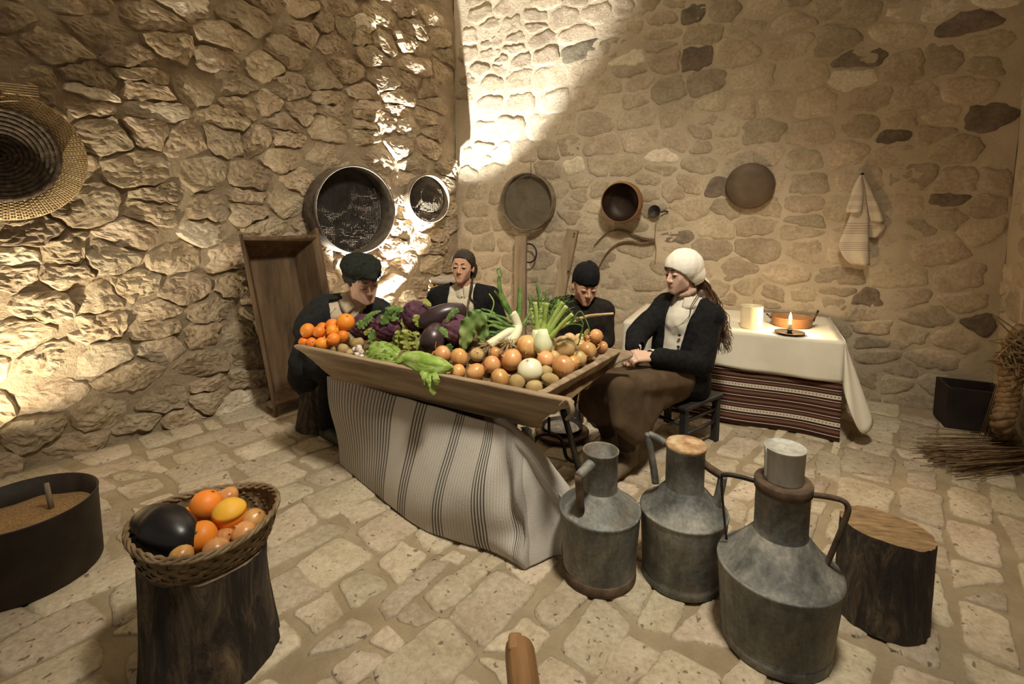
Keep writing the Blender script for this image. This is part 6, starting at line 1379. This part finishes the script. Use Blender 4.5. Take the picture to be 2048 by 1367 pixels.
for a0, b0, a1, b1, z in ((0.17, 0.17, 0.17, -0.17, 0.18), (-0.17, 0.17, -0.17, -0.17, 0.18), (0.17, 0.17, -0.17, 0.17, 0.12), (0.17, -0.17, -0.17, -0.17, 0.12), (0.17, 0.17, -0.17, 0.17, 0.20), (0.17, -0.17, -0.17, -0.17, 0.20)):
    one(tube([cpt(a0, b0, z), cpt(a1, b1, z)], 0.011, 8), 'rung', MAT['wood_black'], chw)
bevel(one(prism([cpt(0.20, 0.20, sz), cpt(0.20, -0.20, sz), cpt(-0.20, -0.20, sz), cpt(-0.20, 0.20, sz)], (0, 0, 0), (0, 0, 0.022)), 'seat', MAT['wood_black'], chw, False), 0.006)

# ------------------------------------------------ girl in the middle
def sit(J, ankle_f=0.42, seat=0.37, thigh=0.42, spread=0.10):
    """legs of a sitter facing J['face']"""
    f = Vector((math.cos(math.radians(J['face'])), math.sin(math.radians(J['face'])), 0)); s = (J['shL'] - J['shR']); s.z = 0; s.normalize(); m = J['hipL'].lerp(J['hipR'], 0.5)
    for k, g in (('L', 1), ('R', -1)):
        J['kn' + k] = Vector((m.x, m.y, seat + 0.08)) + f * thigh + s * (spread * g); J['an' + k] = Vector((m.x, m.y, 0.075)) + f * ankle_f + s * (spread * g); J['toe' + k] = J['an' + k] + f * 0.12 - Vector((0, 0, 0.04))
J = dict(face=266, neck=P_(928, 577, 3.50), waist=P_(930, 660, 3.52), shL=P_(978, 597, 3.48), shR=P_(878, 597, 3.52), elL=P_(1000, 668, 3.46), elR=P_(858, 668, 3.50), wrL=P_(965, 700, 3.30), wrR=P_(895, 700, 3.32))
m = J['waist'].copy(); J['hipL'] = Vector((m.x + 0.085, m.y, 0.46)); J['hipR'] = Vector((m.x - 0.085, m.y, 0.46)); sit(J, 0.10, 0.37, 0.16)
g = setup('person', 'girl with dark tied hair, cream shirt and black cardigan behind the trough', Vector((m.x, m.y, 0)), J)
H = head_matrix(P_(925, 535, 3.46), 259, 0, 3, 0.98)
body(g, J, H, MAT['skin'], True); face_details(g, H, MAT['skin'], MAT['hair_dark'], 88)
place('shirt', blob(torso(J, 0.012), 0.009, 5, 0.003, 14), MAT['shirt_cream'], g); flap_collar(g, J, J['neck'] + J['up'] * 0.004, 0.058, MAT['shirt_cream'], 0.07, 0.25)
for k in range(3):
    q = J['neck'] - J['up'] * (0.035 + 0.07 * k) + J['front'] * (0.085 + 0.016 * k); v, f = ell(q, (0.007, 0.007, 0.007)); me = bpy.data.meshes.new('button'); me.from_pydata(v, [], f); place('button', me, MAT['ceramic'], g)
c = blob(torso(J, 0.034) + garment_arms(J, 0.078, 0.068, 0.05), 0.01, 6, 0.006, 11, 8); cut(c, opened(J, 0.088, 0.105, 0.25)); place('cardigan', c, MAT['wool_black'], g, 0.008)
place('skirt', blob(legs_parts(J, 0.03), 0.014, 4), MAT['wool_black'], g); shoes(g, J, MAT['wood_black'])
Hi = H.inverted()
h = blob([tf(ell((0, 0.018, 0.040), (0.084, 0.101, 0.090)), H), hull([(hp(H, 0.045, 0.085, -0.02), 0.042), (hp(H, 0.050, 0.08, -0.055), 0.030)]), hull([(hp(H, -0.05, 0.06, 0.0), 0.03), (hp(H, 0.05, 0.08, 0.0), 0.035)])], 0.005, 2, 0.003, 40, 1, (1, 0.4, 1))
cut(h, lambda p: (lambda q: q.y > -0.010 - 0.80 * (q.z - 0.006 * math.exp(-(q.x / 0.02) ** 2)) or (q.y > 0.03))(Hi @ p)); place('hair', h, MAT['hair_dark'], g, 0.003)
strands(g, 'loose_lock', MAT['hair_dark'], [spline([hp(H, 0.062, 0.05, -0.05), P_(942 + k, 575, 3.36), P_(939 + k, 595, 3.33), P_(946 + 2 * k, 606, 3.32), P_(957 + k, 590 + 1.4 * k + 18, 3.33)], 6) for k in range(4)], 0.005)

# ------------------------------------------------ boy with the beanie
J = dict(face=276, neck=P_(1163, 607, 3.32), waist=P_(1160, 690, 3.36), shL=P_(1206, 622, 3.32), shR=P_(1120, 616, 3.36), elL=P_(1212, 680, 3.28), elR=P_(1112, 680, 3.32), wrL=P_(1180, 700, 3.14), wrR=P_(1140, 700, 3.16))
m = J['waist'].copy(); J['hipL'] = Vector((m.x + 0.075, m.y, 0.42)); J['hipR'] = Vector((m.x - 0.075, m.y, 0.42)); sit(J, 0.04, 0.33, 0.16, 0.08)
y = setup('person', 'boy in a black knitted cap and dark coat looking down behind the onions', Vector((m.x, m.y, 0)), J)
H = head_matrix(P_(1170, 574, 3.26), 281, 17, 4, 1.03)
body(y, J, H, MAT['skin'], True); face_details(y, H, MAT['skin'], MAT['hair_black'], 104)
c = blob(torso(J, 0.028) + garment_arms(J, 0.068, 0.056, 0.048), 0.009, 6, 0.004, 11, 4); cut(c, lambda p: not ((p - J['neck']).dot(J['up']) > 0.02 and (p - J['neck']).length < 0.085)); place('coat', c, MAT['coat_boy'], y, 0.006)
for s in (-1, 1):
    ps = [J['neck'] + J['side'] * (0.05 * s) + J['front'] * 0.045 + J['up'] * 0.02, J['neck'] + J['side'] * (0.075 * s) + J['front'] * 0.095 - J['up'] * 0.06, J['neck'] + J['side'] * (0.015 * s) + J['front'] * 0.130 - J['up'] * 0.16]
    leaf_o = leaf([q - y.location for q in ps], 0.032, MAT['coat_boy'], y, 'lapel', ruffle=0.0, cup=0.05, tip=0.6, base=0.6, up=J['front'], th=0.005)
me_ = tube([J['neck'] + J['up'] * 0.022 + (Matrix.Rotation(a, 3, J['up']) @ (J['front'] * 0.058)) for a in [k * 6.2832 / 24 for k in range(24)]], 0.022, 10, True); m2 = bpy.data.meshes.new('neck_scarf'); m2.from_pydata(me_[0], [], me_[1]); m2.polygons.foreach_set('use_smooth', [True] * len(m2.polygons)); place('neck_scarf', m2, MAT['coat_boy'], y)
place('trousers', blob(legs_parts(J, 0.012), 0.014, 4), MAT['coat_boy'], y); shoes(y, J, MAT['wood_black'])
vf = lathe([(0.080, 0.034), (0.083, 0.046), (0.083, 0.070), (0.079, 0.096), (0.067, 0.122), (0.047, 0.142), (0.024, 0.154), (0.004, 0.158)], 40, False, True, 0.03)
v = []
for (a, b_, z) in vf[0]: v.append(tuple(H @ Vector((a * 0.96, b_ * 1.16 + 0.014, z + 0.004 + 0.12 * (b_ + 0.0) * -0.45 + 0.010 * (1 if z > 0.12 and a > 0.01 else 0)))))
me = bpy.data.meshes.new('beanie'); me.from_pydata(v, [], vf[1]); me.polygons.foreach_set('use_smooth', [True] * len(vf[1])); me.update(); place('knitted_cap', me, MAT['wool_black'], y, 0.005)
hb_ = blob([tf(ell((0, 0.03, 0.02), (0.078, 0.09, 0.07)), H)], 0.006, 1); Hi = H.inverted(); cut(hb_, lambda p: (lambda q: q.y > 0.035 and q.z > -0.045)(Hi @ p)); place('hair', hb_, MAT['hair_black'], y, 0.002)

# ------------------------------------------------ man with the flat cap
J = dict(face=316, neck=P_(704, 608, 3.10), waist=P_(660, 715, 3.02), shL=P_(758, 622, 3.22), shR=P_(642, 628, 3.06), elL=P_(770, 690, 3.30), elR=P_(622, 692, 3.02), wrL=P_(745, 720, 3.22), wrR=P_(640, 735, 2.98))
sm_ = at_z(640, 852); J['hipL'] = Vector((sm_.x + 0.07, sm_.y + 0.10, 0.46)); J['hipR'] = Vector((sm_.x - 0.02, sm_.y - 0.06, 0.46)); J['waist'] = Vector((sm_.x + 0.06, sm_.y - 0.04, 0.66))
base = J['hipL'].lerp(J['hipR'], 0.5)
f = Vector((math.cos(math.radians(318)), math.sin(math.radians(318)), 0)); sd_ = Vector((-f.y, f.x, 0))
for k, gg in (('L', 1), ('R', -1)):
    J['kn' + k] = Vector((base.x, base.y, 0.44)) + f * 0.30 + sd_ * 0.10 * gg; J['an' + k] = Vector((base.x, base.y, 0.075)) + f * 0.22 + sd_ * 0.09 * gg; J['toe' + k] = J['an' + k] + f * 0.12 - Vector((0, 0, 0.04))
mn = setup('person', 'smiling young man in a dark flat cap and jacket leaning over the oranges', Vector((base.x, base.y, 0)), J)
H = head_matrix(P_(724, 564, 3.04), 318, 18, -12, 1.16)
body(mn, J, H, MAT['skin_pale'], False); face_details(mn, H, MAT['skin_pale'], MAT['hair_black'], 100)
place('shirt', blob(torso(J, 0.010) + [hull([(J['neck'] + J['up'] * 0.03, 0.062), (J['neck'] - J['up'] * 0.03, 0.07)])], 0.009, 5, 0.004, 14), MAT['shirt_beige'], mn); flap_collar(mn, J, J['neck'] + J['up'] * 0.016, 0.068, MAT['shirt_beige'], 0.055, 0.5)
c = blob(torso(J, 0.032) + garment_arms(J, 0.078, 0.066, 0.05) + [hull([(J['hipL'], 0.12), (J['hipR'], 0.12), (base + Vector((-0.06, 0.0, -0.20)), 0.09), (base + Vector((-0.10, -0.05, -0.10)), 0.10)])], 0.009, 5, 0.007, 11, 6); cut(c, opened(J, 0.095, 0.03, 0.32)); place('jacket', c, MAT['jacket_grey'], mn, 0.007)
for s in (-1, 1):
    ps = [J['neck'] + J['side'] * (0.070 * s) + J['front'] * 0.02 + J['up'] * 0.02, J['neck'] + J['side'] * (0.095 * s) + J['front'] * 0.10 - J['up'] * 0.07, J['neck'] + J['side'] * (0.045 * s) + J['front'] * 0.145 - J['up'] * 0.22]
    leaf([q - mn.location for q in ps], 0.030, MAT['jacket_grey'], mn, 'lapel', ruffle=0.0, cup=0.05, tip=0.6, base=0.6, up=J['front'], th=0.005)
place('trousers', blob(legs_parts(J, 0.018), 0.012, 4, 0.004, 10), MAT['wool_black'], mn); shoes(mn, J, MAT['wood_black'])
Hi = H.inverted()
cp_ = blob([tf(ell((0, 0.012, 0.098), (0.102, 0.118, 0.046), Matrix.Rotation(0.10, 4, 'X')), H), tf(ell((0.0, 0.02, 0.07), (0.088, 0.104, 0.05)), H), tf(hull([((-0.04, -0.085, 0.085), 0.014), ((0.04, -0.085, 0.085), 0.014), ((0, -0.125, 0.075), 0.012)]), H)], 0.006, 4, 0.004, 18); place('flat_cap', cp_, MAT['cap'], mn)
h = blob([tf(ell((0, 0.022, 0.036), (0.081, 0.099, 0.084)), H)], 0.005, 1, 0.004, 60); cut(h, lambda p: (lambda q: q.y > -0.012 - 0.75 * q.z and q.z > -0.045)(Hi @ p)); place('hair', h, MAT['hair_black'], mn, 0.003)
paths = []
for k in range(90):
    a = random.uniform(-1, 1); p0 = Vector((0.065 * a, -0.055 - 0.03 * (1 - a * a), 0.085)); ph = random.random() * 6; L = random.uniform(0.018, 0.045) * (0.7 + 0.6 * (a > 0))
    paths.append([H @ (p0 + Vector((0.012 * math.sin(t * 5 + ph), -0.020 * math.sin(t * 2.2) - 0.006 * math.cos(t * 7 + ph), -L * t + 0.012 * math.sin(t * 3)))) for t in [i / 6 for i in range(7)]])
strands(mn, 'curly_fringe', MAT['hair_black'], paths, 0.0042)
# log the man sits on
stump(641, 850, 0.115, 0.15, 0.34, 'narrow dark log stool under the man in the cap', name='log_seat')
# stools hidden behind the trough
for o_, zs, lab in ((g, 0.325, 'low wooden stool under the girl behind the trough'), (y, 0.30, 'low wooden stool under the boy behind the trough')):
    e = empty('low_stool', o_.location, lab, 'stool'); one(lathe([(0.15, zs - 0.025), (0.155, zs - 0.02), (0.155, zs - 0.004), (0.15, zs)], 28), 'seat', MAT['wood_dark'], e)
    for k in range(3):
        a = k * 2.094 + 0.5; one(tube([(0.09 * math.cos(a), 0.09 * math.sin(a), zs - 0.02), (0.14 * math.cos(a), 0.14 * math.sin(a), 0.006)], 0.015, 8), 'leg', MAT['wood_dark'], e)
bpy.data.scenes.remove(tmp_scene)
